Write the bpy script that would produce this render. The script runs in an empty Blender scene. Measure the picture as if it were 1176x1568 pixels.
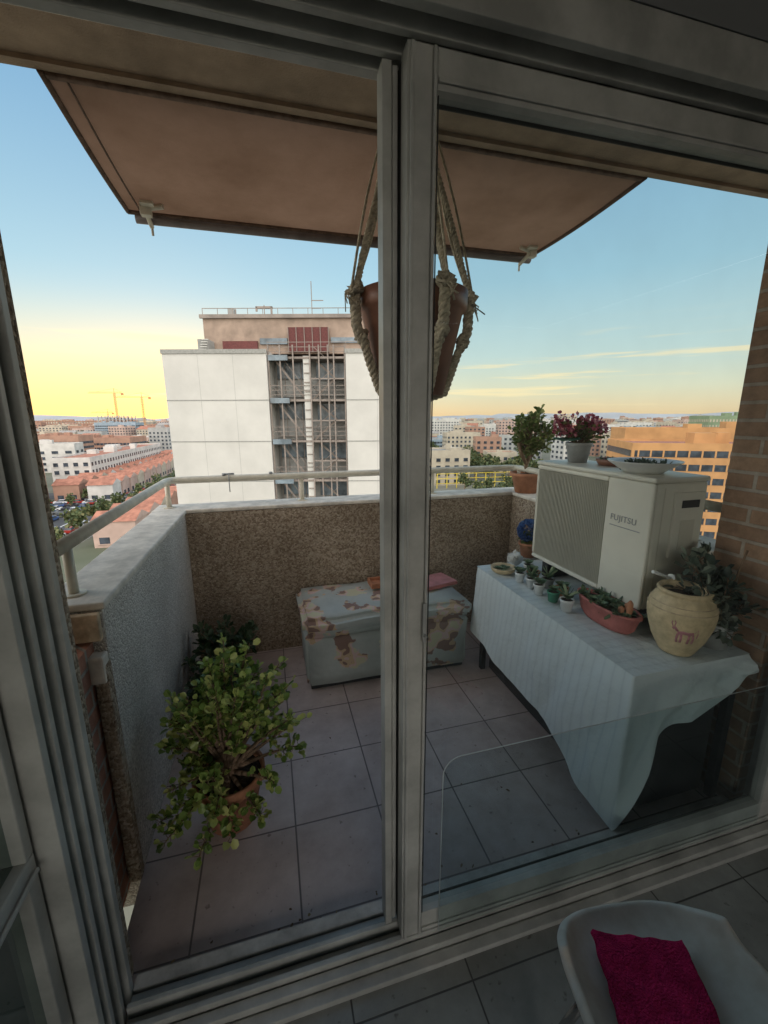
import bpy, bmesh, math, random
from mathutils import Vector, Matrix, noise
sc=bpy.context.scene
rnd=random.Random(7)
YAW=math.radians(15.16)

# ------------------------------------------------------------------ materials
def nmat(name):
    m=bpy.data.materials.new(name); m.use_nodes=True
    nt=m.node_tree; b=nt.nodes['Principled BSDF']; return m,nt,b
def N(nt,t,**k):
    n=nt.nodes.new(t)
    for a,v in k.items(): setattr(n,a,v)
    return n
def ramp(nt,fac,stops,interp='LINEAR'):
    r=N(nt,'ShaderNodeValToRGB'); r.color_ramp.interpolation=interp
    e=r.color_ramp.elements
    while len(e)<len(stops): e.new(0.5)
    for i,(p,c) in enumerate(stops):
        e[i].position=p; e[i].color=(c[0],c[1],c[2],1)
    nt.links.new(fac,r.inputs[0]); return r
def noisen(nt,scale,detail=3,rough=.55,vec=None):
    n=N(nt,'ShaderNodeTexNoise'); n.inputs['Scale'].default_value=scale
    n.inputs['Detail'].default_value=detail; n.inputs['Roughness'].default_value=rough
    if vec is None:
        tc=N(nt,'ShaderNodeTexCoord'); vec=tc.outputs['Object']
    nt.links.new(vec,n.inputs['Vector']); return n
def bump(nt,b,h,strength,dist):
    bn=N(nt,'ShaderNodeBump'); bn.inputs['Strength'].default_value=strength; bn.inputs['Distance'].default_value=dist
    nt.links.new(h,bn.inputs['Height']); nt.links.new(bn.outputs[0],b.inputs['Normal']); return bn
def simple(name,c,rough=.6,var=.15,scale=8,bs=0,bscale=60,bd=.002,metal=0,c2=None,spec=.4,det=4):
    m,nt,b=nmat(name)
    n=noisen(nt,scale,det,.62)
    lo=tuple(x*(1-var) for x in c); hi=tuple(min(1,x*(1+var)) for x in c)
    if c2: lo=c2; hi=c
    r=ramp(nt,n.outputs[0],[(.35,lo),(.65,hi)])
    nt.links.new(r.outputs[0],b.inputs['Base Color'])
    b.inputs['Roughness'].default_value=rough; b.inputs['Metallic'].default_value=metal
    b.inputs['Specular IOR Level'].default_value=spec
    if bs:
        n2=noisen(nt,bscale,2); bump(nt,b,n2.outputs[0],bs,bd)
    return m
def pebble(name,c1,c2,c3,sc_=110,st=(.62,.6,.58)):
    m,nt,b=nmat(name)
    tc=N(nt,'ShaderNodeTexCoord')
    v=N(nt,'ShaderNodeTexVoronoi'); v.inputs['Scale'].default_value=sc_
    nt.links.new(tc.outputs['Object'],v.inputs['Vector'])
    sep=N(nt,'ShaderNodeSeparateColor'); nt.links.new(v.outputs['Color'],sep.inputs[0])
    r=ramp(nt,sep.outputs[0],[(0,c1),(.5,c2),(1,c3)])
    n=noisen(nt,2.2,4); rr=ramp(nt,n.outputs[0],[(.3,st),(.7,(1,1,1))])
    mx=N(nt,'ShaderNodeMix',data_type='RGBA',blend_type='MULTIPLY'); mx.inputs[0].default_value=1
    nt.links.new(r.outputs[0],mx.inputs[6]); nt.links.new(rr.outputs[0],mx.inputs[7])
    nt.links.new(mx.outputs[2],b.inputs['Base Color'])
    b.inputs['Roughness'].default_value=.9; b.inputs['Specular IOR Level'].default_value=.2
    n2=noisen(nt,sc_*.5,2)
    ad=N(nt,'ShaderNodeMath',operation='SUBTRACT'); nt.links.new(n2.outputs[0],ad.inputs[0]); nt.links.new(v.outputs['Distance'],ad.inputs[1])
    bump(nt,b,ad.outputs[0],1.0,.006)
    return m
def tiles(name,c1,c2,grout,size,ox,oy,rough=.45,mort=.0035):
    m,nt,b=nmat(name)
    tc=N(nt,'ShaderNodeTexCoord'); mp=N(nt,'ShaderNodeMapping'); mp.inputs['Location'].default_value=(-ox,-oy,0)
    nt.links.new(tc.outputs['Object'],mp.inputs[0])
    br=N(nt,'ShaderNodeTexBrick'); br.offset=0; br.squash=1
    br.inputs['Scale'].default_value=1; br.inputs['Brick Width'].default_value=size; br.inputs['Row Height'].default_value=size
    br.inputs['Mortar Size'].default_value=mort; br.inputs['Mortar Smooth'].default_value=.3; br.inputs['Bias'].default_value=0
    br.inputs['Color1'].default_value=(.90,.90,.90,1); br.inputs['Color2'].default_value=(1,1,1,1); br.inputs['Mortar'].default_value=(1,1,1,1)
    nt.links.new(mp.outputs[0],br.inputs['Vector'])
    n=noisen(nt,9,6,.7); n3=noisen(nt,1.7,4)
    r=ramp(nt,n.outputs[0],[(.3,c1),(.7,c2)]); r3=ramp(nt,n3.outputs[0],[(.3,(.72,.70,.68)),(.6,(1,1,1))])
    mx=N(nt,'ShaderNodeMix',data_type='RGBA',blend_type='MULTIPLY'); mx.inputs[0].default_value=1
    nt.links.new(r.outputs[0],mx.inputs[6]); nt.links.new(br.outputs[0],mx.inputs[7])
    mx2=N(nt,'ShaderNodeMix',data_type='RGBA',blend_type='MULTIPLY'); mx2.inputs[0].default_value=1
    nt.links.new(mx.outputs[2],mx2.inputs[6]); nt.links.new(r3.outputs[0],mx2.inputs[7])
    n4=noisen(nt,42,2); r4=ramp(nt,n4.outputs[0],[(.25,(.40,.37,.35)),(.33,(1,1,1))])
    mx4=N(nt,'ShaderNodeMix',data_type='RGBA',blend_type='MULTIPLY'); mx4.inputs[0].default_value=.8
    nt.links.new(mx2.outputs[2],mx4.inputs[6]); nt.links.new(r4.outputs[0],mx4.inputs[7])
    mg=N(nt,'ShaderNodeMix',data_type='RGBA'); nt.links.new(br.outputs['Fac'],mg.inputs[0])
    nt.links.new(mx4.outputs[2],mg.inputs[6]); mg.inputs[7].default_value=(*grout,1)
    nt.links.new(mg.outputs[2],b.inputs['Base Color'])
    rg=ramp(nt,n.outputs[0],[(.3,(rough+.15,)*3),(.7,(rough-.08,)*3)]); nt.links.new(rg.outputs[0],b.inputs['Roughness'])
    iv=N(nt,'ShaderNodeMath',operation='SUBTRACT'); iv.inputs[0].default_value=1; nt.links.new(br.outputs['Fac'],iv.inputs[1])
    bump(nt,b,iv.outputs[0],.6,.002)
    return m
def bricks(name,cs,mortar,axis='Y'):
    m,nt,b=nmat(name)
    tc=N(nt,'ShaderNodeTexCoord'); sp=N(nt,'ShaderNodeSeparateXYZ'); nt.links.new(tc.outputs['Object'],sp.inputs[0])
    ad=N(nt,'ShaderNodeMath',operation='ADD'); nt.links.new(sp.outputs['X'],ad.inputs[0]); nt.links.new(sp.outputs['Y'],ad.inputs[1])
    cb=N(nt,'ShaderNodeCombineXYZ'); nt.links.new(ad.outputs[0],cb.inputs[0]); nt.links.new(sp.outputs['Z'],cb.inputs[1])
    br=N(nt,'ShaderNodeTexBrick'); br.inputs['Scale'].default_value=1; br.inputs['Brick Width'].default_value=.24; br.inputs['Row Height'].default_value=.062
    br.inputs['Mortar Size'].default_value=.007; br.inputs['Mortar Smooth'].default_value=.2
    br.inputs['Color1'].default_value=(*cs[0],1); br.inputs['Color2'].default_value=(*cs[1],1); br.inputs['Mortar'].default_value=(*mortar,1)
    nt.links.new(cb.outputs[0],br.inputs['Vector'])
    n=noisen(nt,18,5,.7); r=ramp(nt,n.outputs[0],[(.3,(.6,.58,.56)),(.7,(1.0,1,1))])
    mx=N(nt,'ShaderNodeMix',data_type='RGBA',blend_type='MULTIPLY'); mx.inputs[0].default_value=1
    nt.links.new(br.outputs[0],mx.inputs[6]); nt.links.new(r.outputs[0],mx.inputs[7]); nt.links.new(mx.outputs[2],b.inputs['Base Color'])
    b.inputs['Roughness'].default_value=.85
    iv=N(nt,'ShaderNodeMath',operation='MULTIPLY_ADD'); iv.inputs[1].default_value=-1; nt.links.new(br.outputs['Fac'],iv.inputs[0]); nt.links.new(n.outputs[0],iv.inputs[2])
    bump(nt,b,iv.outputs[0],.8,.006)
    return m
def leafmat(name,stops,rough=.4,trans=.25):
    m,nt,b=nmat(name)
    g=N(nt,'ShaderNodeNewGeometry'); r=ramp(nt,g.outputs['Random Per Island'],stops)
    nt.links.new(r.outputs[0],b.inputs['Base Color']); b.inputs['Roughness'].default_value=rough
    if trans:
        tr=N(nt,'ShaderNodeBsdfTranslucent'); nt.links.new(r.outputs[0],tr.inputs[0])
        mx=N(nt,'ShaderNodeMixShader'); mx.inputs[0].default_value=trans
        out=nt.nodes['Material Output']; nt.links.new(b.outputs[0],mx.inputs[1]); nt.links.new(tr.outputs[0],mx.inputs[2]); nt.links.new(mx.outputs[0],out.inputs[0])
    return m
def glassmat(name,tint,refl=1.0,dust=.03,tex=True):
    m,nt,b=nmat(name); nt.nodes.remove(b); out=nt.nodes['Material Output']
    t=N(nt,'ShaderNodeBsdfTransparent'); t.inputs[0].default_value=(*tint,1)
    g=N(nt,'ShaderNodeBsdfGlossy'); g.inputs['Roughness'].default_value=.01; g.inputs[0].default_value=(.9,.95,1,1)
    lw=N(nt,'ShaderNodeLayerWeight'); lw.inputs[0].default_value=.5
    pw_=N(nt,'ShaderNodeMath',operation='POWER'); pw_.inputs[1].default_value=5; nt.links.new(lw.outputs['Facing'],pw_.inputs[0])
    mu=N(nt,'ShaderNodeMath',operation='MULTIPLY_ADD'); mu.inputs[1].default_value=.8*refl; mu.inputs[2].default_value=.045*refl; nt.links.new(pw_.outputs[0],mu.inputs[0])
    mx=N(nt,'ShaderNodeMixShader'); nt.links.new(mu.outputs[0],mx.inputs[0]); nt.links.new(t.outputs[0],mx.inputs[1]); nt.links.new(g.outputs[0],mx.inputs[2])
    if tex:
        d=N(nt,'ShaderNodeBsdfDiffuse'); d.inputs[0].default_value=(.5,.5,.5,1)
        n=noisen(nt,6,2,.7); r=ramp(nt,n.outputs[0],[(.35,(0,0,0)),(.8,(dust*2,)*3)])
        mx2=N(nt,'ShaderNodeMixShader'); nt.links.new(r.outputs[0],mx2.inputs[0]); nt.links.new(mx.outputs[0],mx2.inputs[1]); nt.links.new(d.outputs[0],mx2.inputs[2])
        mx=mx2
    nt.links.new(mx.outputs[0],out.inputs[0]); return m

M={}
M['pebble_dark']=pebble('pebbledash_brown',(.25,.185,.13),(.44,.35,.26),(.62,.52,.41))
M['pebble_lit']=pebble('pebbledash_lit',(.48,.44,.39),(.68,.63,.57),(.84,.80,.74),150,(.76,.75,.73))  # same pebbledash; glancing light on the left wall put into a paler colour
M['coping']=simple('coping_stone',(.68,.62,.54),.85,.2,12,.4,90)
M['stone_tan']=simple('tan_stone',(.52,.40,.27),.85,.3,20,.6,70,.004)
M['tile_out']=tiles('balcony_tiles',(.50,.41,.385),(.66,.56,.53),(.16,.13,.12),.32,.01,1.33)
M['tile_in']=tiles('room_tiles',(.25,.26,.245),(.36,.37,.35),(.07,.07,.065),.33,.12,.42,.38,.0028)
M['brick']=bricks('brown_brick',((.46,.29,.19),(.34,.21,.14)),(.47,.40,.33))
M['brick_red']=bricks('red_brick',((.46,.21,.14),(.38,.18,.13)),(.38,.34,.30))
M['ceil']=simple('rough_render_ceiling',(.36,.27,.195),.95,.2,5,.8,140,.004)
M['frame']=simple('painted_aluminium',(.52,.52,.485),.42,.12,6,0,40,.001,c2=(.33,.33,.305),det=5)
M['frame_dark']=simple('rubber_seal',(.03,.032,.03),.6)
M['frame_in']=simple('inner_aluminium',(.34,.35,.34),.4,.15,7)
M['wallin']=simple('room_wall_paint',(.20,.205,.21),.85,.06,3,.1,200)
M['sillm']=simple('dirty_marble_sill',(.58,.56,.52),.6,.1,14,.4,60,.003,c2=(.36,.34,.31),det=6)
M['railp']=simple('cream_painted_steel',(.66,.61,.50),.45,.12,14,.2,60)
M['terr']=simple('terracotta',(.45,.20,.11),.8,.25,14,.2,80)
M['terrp']=simple('dusty_pink_clay',(.46,.15,.13),.7,.2,14,.1,80)
M['soil']=simple('soil',(.05,.035,.025),1,.4,40,1,60,.01)
M['dark']=simple('dark_metal',(.03,.03,.032),.7,.2)
M['acw']=simple('ac_cream_plastic',(.72,.69,.60),.45,.06,3,.03,30)
M['acg']=simple('ac_grille_plastic',(.60,.57,.48),.5,.08,3)
M['acd']=simple('ac_dark_inside',(.03,.03,.03),.8)
M['acl']=simple('grey_print',(.30,.31,.32),.5)
M['white']=simple('white_glaze',(.74,.74,.72),.35,.08,10)
M['cream']=simple('cream_crackle_ceramic',(.62,.48,.29),.55,.2,25,.15,80)
M['pinkp']=simple('pink_glaze',(.50,.22,.24),.5,.2,20)
M['green_pot']=simple('green_plastic',(.07,.25,.16),.5,.2)
M['greypot']=simple('grey_ceramic',(.36,.36,.35),.6,.2)
M['brownpot']=simple('brown_plastic',(.25,.11,.07),.45,.2,10)
M['rope']=simple('jute_rope',(.58,.50,.38),.95,.3,60,.8,200,.003)
M['bark']=simple('bark',(.22,.145,.095),.95,.3,40,.8,60,.005)
M['jade']=leafmat('jade_leaves',[(0,(.10,.17,.035)),(.4,(.24,.35,.08)),(.75,(.48,.54,.16)),(1,(.62,.62,.22))],.35,.25)
M['darkleaf']=leafmat('dark_leaves',[(0,(.03,.055,.022)),(.6,(.065,.11,.045)),(1,(.13,.17,.09))],.45,.2)
M['greyleaf']=leafmat('grey_green_leaves',[(0,(.05,.075,.055)),(.6,(.11,.145,.11)),(1,(.24,.27,.2))],.55,.2)
M['midleaf']=leafmat('green_leaves',[(0,(.08,.12,.03)),(.6,(.17,.21,.06)),(1,(.33,.33,.12))],.45,.3)
M['dryleaf']=leafmat('dry_brown_leaves',[(0,(.10,.06,.03)),(.6,(.20,.12,.06)),(1,(.32,.24,.12))],.8,0)
M['pinkfl']=leafmat('pink_petals',[(0,(.3,.04,.08)),(.6,(.55,.14,.2)),(1,(.72,.36,.38))],.5,.3)
M['bluefl']=leafmat('blue_petals',[(0,(.03,.08,.25)),(1,(.14,.26,.5))],.5,.3)
M['succ']=leafmat('succulent_leaves',[(0,(.07,.14,.08)),(.6,(.15,.24,.14)),(1,(.32,.38,.23))],.45,.15)
M['glass']=glassmat('window_glass',(.85,.89,.88),1.0,.03)
M['plexi']=glassmat('acrylic_sheet',(.78,.84,.84),.9,.02,False)
M['plexedge']=simple('acrylic_edge',(.55,.60,.60),.2)  # pale colour draws the highlight along the sheet's edge
M['greeng']=glassmat('green_glass',(.30,.38,.35),1.2,.1,False)
M['chair']=simple('worn_white_leather',(.80,.76,.69),.5,.1,8,.25,70,.002,c2=(.60,.53,.44),det=6)
M['towel']=simple('magenta_terry_towel',(.74,.03,.14),.95,.22,22,1,260,.01,spec=.1)
M['chrome']=simple('steel_legs',(.5,.5,.5),.25,.05,5,metal=1)

m,nt,b=nmat('awning_canvas'); n=noisen(nt,2.6,6,.65); r=ramp(nt,n.outputs[0],[(.3,(.22,.125,.075)),(.7,(.34,.205,.135))])
nt.links.new(r.outputs[0],b.inputs['Base Color']); b.inputs['Roughness'].default_value=.95
n2=noisen(nt,250,2); bump(nt,b,n2.outputs[0],.5,.002)
tr=N(nt,'ShaderNodeBsdfTranslucent'); nt.links.new(r.outputs[0],tr.inputs[0]); mx=N(nt,'ShaderNodeMixShader'); mx.inputs[0].default_value=.18
nt.links.new(b.outputs[0],mx.inputs[1]); nt.links.new(tr.outputs[0],mx.inputs[2]); nt.links.new(mx.outputs[0],nt.nodes['Material Output'].inputs[0]); M['awn']=m
M['awntrim']=simple('awning_trim',(.15,.10,.075),.9,.3,30,.5,120)
M['awnbar']=simple('awning_bar_paint',(.17,.14,.13),.5,.2,10)
m,nt,b=nmat('pale_blue_tablecloth'); tc=N(nt,'ShaderNodeTexCoord'); w=N(nt,'ShaderNodeTexWave'); w.wave_type='BANDS'; w.bands_direction='Y'
w.inputs['Scale'].default_value=7; w.inputs['Distortion'].default_value=.8; nt.links.new(tc.outputs['Object'],w.inputs[0])
r=ramp(nt,w.outputs[0],[(.0,(.58,.64,.66)),(.12,(.64,.70,.71)),(1,(.66,.72,.73))]); nt.links.new(r.outputs[0],b.inputs['Base Color']); b.inputs['Roughness'].default_value=.8
n=noisen(nt,7,4); bump(nt,b,n.outputs[0],.6,.035); M['cloth']=m
m,nt,b=nmat('world_map_fabric'); n=noisen(nt,4.4,6,.5); 
land=ramp(nt,n.outputs[0],[(.517,(0,0,0)),(.524,(1,1,1))])
n2=noisen(nt,13,1); lc=ramp(nt,n2.outputs[0],[(.38,(.25,.16,.13)),(.45,(.54,.40,.26)),(.52,(.60,.44,.42)),(.60,(.54,.52,.36))],'CONSTANT')
n3=noisen(nt,2.5,5,.7); sea=ramp(nt,n3.outputs[0],[(.3,(.34,.375,.35)),(.7,(.47,.51,.49))])
mx=N(nt,'ShaderNodeMix',data_type='RGBA'); nt.links.new(land.outputs[0],mx.inputs[0]); nt.links.new(sea.outputs[0],mx.inputs[6]); nt.links.new(lc.outputs[0],mx.inputs[7])
nt.links.new(mx.outputs[2],b.inputs['Base Color']); b.inputs['Roughness'].default_value=.75
n5=noisen(nt,6,3); bump(nt,b,n5.outputs[0],.6,.03); M['map']=m

# ------------------------------------------------------------------ mesh helpers
class MB:
    def __init__(s): s.v=[];s.f=[];s.m=[];s.sm=[]
    def box(s,x0,x1,y0,y1,z0,z1,mi=0,T=None):
        o=len(s.v)
        for z in (z0,z1):
            for (x,y) in ((x0,y0),(x1,y0),(x1,y1),(x0,y1)):
                p=Vector((x,y,z)); s.v.append(tuple(T@p) if T is not None else tuple(p))
        for q in ((3,2,1,0),(4,5,6,7),(0,1,5,4),(1,2,6,5),(2,3,7,6),(3,0,4,7)):
            s.f.append(tuple(o+i for i in q)); s.m.append(mi); s.sm.append(False)
    def poly(s,pts,mi=0,smooth=False):
        o=len(s.v); s.v+= [tuple(p) for p in pts]; s.f.append(tuple(range(o,o+len(pts)))); s.m.append(mi); s.sm.append(smooth)
    def bar(s,a,b,r,mi=0,n=6,r2=None):
        a=Vector(a);b=Vector(b); d=(b-a)
        if d.length<1e-6: return
        d.normalize(); u=d.orthogonal().normalized(); w=d.cross(u); o=len(s.v); r2=r if r2 is None else r2
        for p,rr in ((a,r),(b,r2)):
            for i in range(n):
                t=2*math.pi*i/n; s.v.append(tuple(p+u*math.cos(t)*rr+w*math.sin(t)*rr))
        for i in range(n):
            j=(i+1)%n; s.f.append((o+i,o+j,o+n+j,o+n+i)); s.m.append(mi); s.sm.append(n>5)
        s.f.append(tuple(o+i for i in reversed(range(n)))); s.m.append(mi); s.sm.append(False)
        s.f.append(tuple(o+n+i for i in range(n))); s.m.append(mi); s.sm.append(False)
    def path(s,pts,r,mi=0,n=6):
        P=[Vector(p) for p in pts]; o=len(s.v); u=None
        for i,p in enumerate(P):
            d=(P[min(i+1,len(P)-1)]-P[max(i-1,0)]).normalized()
            if u is None: u=d.orthogonal().normalized()
            u=(u-d*u.dot(d)).normalized(); w=d.cross(u)
            for k in range(n):
                t=2*math.pi*k/n; s.v.append(tuple(p+u*math.cos(t)*r+w*math.sin(t)*r))
        for i in range(len(P)-1):
            for k in range(n):
                j=(k+1)%n; s.f.append((o+i*n+k,o+i*n+j,o+(i+1)*n+j,o+(i+1)*n+k)); s.m.append(mi); s.sm.append(True)
        s.f.append(tuple(o+k for k in reversed(range(n)))); s.m.append(mi); s.sm.append(False)
        e=o+(len(P)-1)*n; s.f.append(tuple(e+k for k in range(n))); s.m.append(mi); s.sm.append(False)
    def lathe(s,c,prof,mi=0,n=32,sx=1,sy=1,wob=0,lobes=0):
        o=len(s.v); c=Vector(c)
        for (r,z) in prof:
            for i in range(n):
                t=2*math.pi*i/n; rr=r*(1+wob*math.sin(lobes*t)) if lobes else r
                s.v.append((c.x+rr*sx*math.cos(t),c.y+rr*sy*math.sin(t),c.z+z))
        for k in range(len(prof)-1):
            for i in range(n):
                j=(i+1)%n; s.f.append((o+k*n+i,o+k*n+j,o+(k+1)*n+j,o+(k+1)*n+i)); s.m.append(mi); s.sm.append(True)
    def leaf(s,p,d,up,L,W,mi=0,fold=.25):
        d=d.normalized(); sd=d.cross(up)
        if sd.length<1e-4: sd=d.orthogonal()
        sd.normalize(); nn=sd.cross(d)
        pts=[p,p+d*L*.35+sd*W*.5+nn*W*fold,p+d*L*.8+sd*W*.42+nn*W*fold,p+d*L,p+d*L*.8-sd*W*.42+nn*W*fold,p+d*L*.35-sd*W*.5+nn*W*fold]
        o=len(s.v); s.v+=[tuple(q) for q in pts]
        s.f+=[(o,o+1,o+2,o+3),(o,o+3,o+4,o+5)]; s.m+=[mi,mi]; s.sm+=[True,True]
    def obj(s,name,mats,parent=None,bevel=0,seg=2):
        me=bpy.data.meshes.new(name); me.from_pydata(s.v,[],s.f)
        for mm in mats: me.materials.append(mm)
        me.polygons.foreach_set('material_index',s.m); me.polygons.foreach_set('use_smooth',s.sm); me.update()
        ob=bpy.data.objects.new(name,me); sc.collection.objects.link(ob)
        if parent: ob.parent=parent
        if bevel:
            bv=ob.modifiers.new('bevel','BEVEL'); bv.width=bevel; bv.segments=seg; bv.limit_method='ANGLE'
        return ob
def grp(name):
    e=bpy.data.objects.new(name,None); e.empty_display_size=.1; sc.collection.objects.link(e); return e
def box(name,x0,x1,y0,y1,z0,z1,mat,parent=None,bevel=0):
    b=MB(); b.box(x0,x1,y0,y1,z0,z1); return b.obj(name,[mat],parent,bevel)
def grid(name,fn,nu,nv,mat,parent=None,solid=0,mi=None):
    b=MB(); vs=[tuple(fn(i/nu,j/nv)) for j in range(nv+1) for i in range(nu+1)]
    b.v=vs
    for j in range(nv):
        for i in range(nu):
            a=j*(nu+1)+i; b.f.append((a,a+1,a+nu+2,a+nu+1)); b.m.append(0); b.sm.append(True)
    ob=b.obj(name,[mat],parent)
    if solid:
        so=ob.modifiers.new('s','SOLIDIFY'); so.thickness=solid
    return ob
def rv(r): 
    while True:
        v=Vector((r.uniform(-1,1),r.uniform(-1,1),r.uniform(-1,1)))
        if .05<v.length<1: return v.normalized()

# ------------------------------------------------------------------ balcony shell
FL=box('balcony_floor',-.5,1.67,.86,2.63,-.15,0,M['tile_out'])
pw=grp('balcony_parapet_wall')
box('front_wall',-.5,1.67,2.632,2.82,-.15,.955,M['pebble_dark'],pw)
box('left_wall',-.67,-.502,1.315,2.82,-.15,.955,M['pebble_lit'],pw,.006)
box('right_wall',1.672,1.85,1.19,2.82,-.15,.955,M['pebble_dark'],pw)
b=MB(); b.box(-.675,-.492,1.31,2.625,.957,.98); b.obj('left_coping',[M['coping']],pw,.006)
b=MB(); b.box(-.68,1.86,2.627,2.83,.957,.98); b.obj('front_coping',[M['coping']],pw,.006)
b=MB(); b.box(1.664,1.86,1.19,2.625,.957,.98); b.obj('right_coping',[M['coping']],pw,.006)
box('end_strip',-.535,-.497,1.27,1.313,0,.80,M['pebble_dark'],pw,.006)
box('stone_block',-.66,-.505,1.285,1.308,.87,.955,M['stone_tan'],pw,.004)
box('stone_block_lower',-.62,-.50,1.262,1.308,.745,.83,M['coping'],pw,.006)
box('outer_skirt',-.70,1.88,2.82,2.9,-3,-.15,M['pebble_dark'],pw)
box('brick_return_wall',-.90,-.538,1.03,1.312,-.02,.86,M['brick_red'])
pr=grp('pebbledash_pier'); box('pier',-2.2,-.452,.965,1.028,-.1,2.598,M['pebble_dark'],pr,.01)
box('pier_inner',-2.2,-.50,.80,.963,-.1,2.598,M['wallin'],pr)
bp=grp('brick_pier'); box('pier',1.672,2.6,.955,1.188,-.1,2.598,M['brick'],bp,.004)
cs=grp('balcony_ceiling_slab'); box('slab',-2.4,3.2,.86,1.83,2.60,2.85,M['ceil'],cs,.01)
box('edge_drip',-2.4,3.2,1.80,1.836,2.585,2.599,M['ceil'],cs)
b=MB(); r=random.Random(71)
for k in range(70):
    if k<34: x,y=r.uniform(-.45,1.1),.99+abs(r.gauss(0,.03))
    elif k<50: x,y=-.49+abs(r.gauss(0,.03)),r.uniform(1.35,2.55)
    else: x,y=r.uniform(-.4,1.1),r.uniform(1.05,2.5)
    b.leaf(Vector((x,y,.004)),Vector((r.uniform(-1,1),r.uniform(-1,1),.08)),Vector((0,0,1)),r.uniform(.006,.02),r.uniform(.004,.010))
b.obj('fallen_leaves',[M['dryleaf']])

# ------------------------------------------------------------------ railing
rg=grp('balcony_railing'); b=MB()
b.path([(-.60,1.12,1.14),(-.60,2.66,1.14),(-.598,2.70,1.14),(-.585,2.735,1.14),(-.55,2.75,1.14),(-.5,2.752,1.14),(1.66,2.752,1.14),(1.71,2.75,1.14),(1.745,2.735,1.14),(1.758,2.70,1.14),(1.76,2.66,1.14),(1.76,1.22,1.14)],.021,0,16)
for (x,y) in ((-.60,1.40),(-.60,2.72),(.19,2.75),(1.10,2.75),(1.755,2.70),(1.76,1.35)):
    b.bar((x,y,.98),(x,y,1.125),.014,0,12); b.bar((x,y,.98),(x,y,.986),.032,0,16)
b.obj('tubes',[M['railp']],rg)
cl=MB(); 
for x in (-.28,.0): cl.bar((x,2.75,1.158),(x,2.75,1.172),.012,0,8)
cl.bar((-.28,2.75,1.168),(-.22,2.75,1.168),.006); cl.bar((-.25,2.73,1.17),(-.25,2.725,1.06),.003)
cl.obj('clamp',[M['acl']],rg)

# ------------------------------------------------------------------ awning
aw=grp('awning')
Z0,Z1=2.59,2.555
def awf(u,v):
    x=-.63+(1.76+.63)*u; y=1.835+(2.72-1.835)*v
    sag=-.012*math.sin(math.pi*v)*(1+.5*math.sin(9*u))
    return Vector((x,y,Z0+(Z1-Z0)*v+sag))
grid('canvas',awf,60,24,M['awn'],aw)
b=MB()
for u in (0,1):
    pts=[awf(u,i/20)+Vector((0,0,-.004)) for i in range(21)]
    b.path(pts,.011,0,8)
pts=[awf(.028,i/20)+Vector((0,0,-.01)) for i in range(21)]; b.path(pts,.004,0,6)
b.path([awf(i/30,.995)+Vector((0,.0,-.006)) for i in range(31)],.012,0,8)
b.obj('trim',[M['awntrim']],aw)
b=MB(); b.bar((-.60,2.735,2.53),(1.755,2.735,2.53),.024,0,16); b.obj('front_bar',[M['awnbar']],aw)
b=MB()
for x,s in ((-.53,1),(1.69,-1)):
    b.box(x-.02,x+.03,2.60,2.64,2.50,2.56); b.bar((x,2.62,2.53),(x-.0*s,2.75,2.50),.012,0,8); b.bar((x,2.62,2.535),(x+.09*s,2.60,2.545),.014,0,8)
    b.bar((x-.0,2.75,2.51),(x,2.752,2.46),.007,0,8)
    b.box(x+.02*s-.03,x+.02*s+.03,2.56,2.62,2.535,2.55)
b.obj('end_brackets',[M['railp']],aw,.003)
b=MB(); b.box(-.62,1.75,1.838,1.86,2.575,2.66); b.obj('roller_cover',[M['awntrim']],aw,.005)

# ------------------------------------------------------------------ sliding door frame
df=grp('sliding_glass_door'); b=MB()
for (y0,y1,x) in ((.80,.822,-.44),(.826,.842,-.455),(.846,.862,-.44),(.866,.892,-.462),(.896,.912,-.44),(.916,.938,-.462),(.940,.962,-.435)):
    b.box(-.52,x,y0,y1,0,2.2)
for (y0,y1,z) in ((.80,.822,2.165),(.824,.85,2.19),(.852,.868,2.16),(.872,.893,2.195),(.897,.913,2.155),(.917,.936,2.19),(.938,.962,2.15)):
    b.box(-.434,2.1,y0,y1,z,2.245)
for (y0,y1,z) in ((.80,.828,.012),(.832,.856,.03),(.860,.874,.045),(.878,.898,.022),(.902,.915,.05),(.919,.945,.025)):
    b.box(-.434,1.9,y0,y1,-.02,z)
b.box(-.434,1.9,.803,.946,-.03,.008)
b.obj('outer_frame',[M['frame']],df,.002)
box('outer_sill',-.434,1.66,.948,.985,-.02,.034,M['sillm'],df,.004)
b=MB()
for y in (.824,.844,.864,.894,.914,.939): b.box(-.505,-.466,y-.0012,y+.0012,.01,2.19)
b.obj('jamb_seals',[M['frame_dark']],df)
b=MB()
b.box(.245,.264,.905,.945,.05,2.15,0); b.box(.268,.279,.915,.94,.05,2.15,0)
b.box(.280,.338,.862,.900,.046,2.155,0)
b.box(.285,.292,.852,.861,.05,2.15,0); b.box(.328,.335,.852,.861,.05,2.15,0)
b.box(.2815,.325,.9015,.94,.051,2.149,1)
b.box(.2465,.250,.9455,.949,.05,2.15,1)
b.obj('centre_stiles',[M['frame'],M['frame_dark']],df,.003)
b=MB()
b.box(.340,1.72,.864,.898,.048,.115,0); b.box(.340,1.72,.864,.898,2.09,2.156,0); b.box(1.655,1.72,.864,.898,.117,2.088,0)
b.box(.340,1.655,.858,.863,.055,.065,0); b.box(.340,1.655,.858,.863,2.10,2.108,0)
b.box(.340,1.655,.9,.904,.105,.118,1); b.box(.340,1.655,.9,.904,2.085,2.093,1)
b.box(.339,.342,.86,.863,.12,2.08,1)
b.obj('right_panel_frame',[M['frame'],M['frame_dark']],df,.003)
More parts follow.
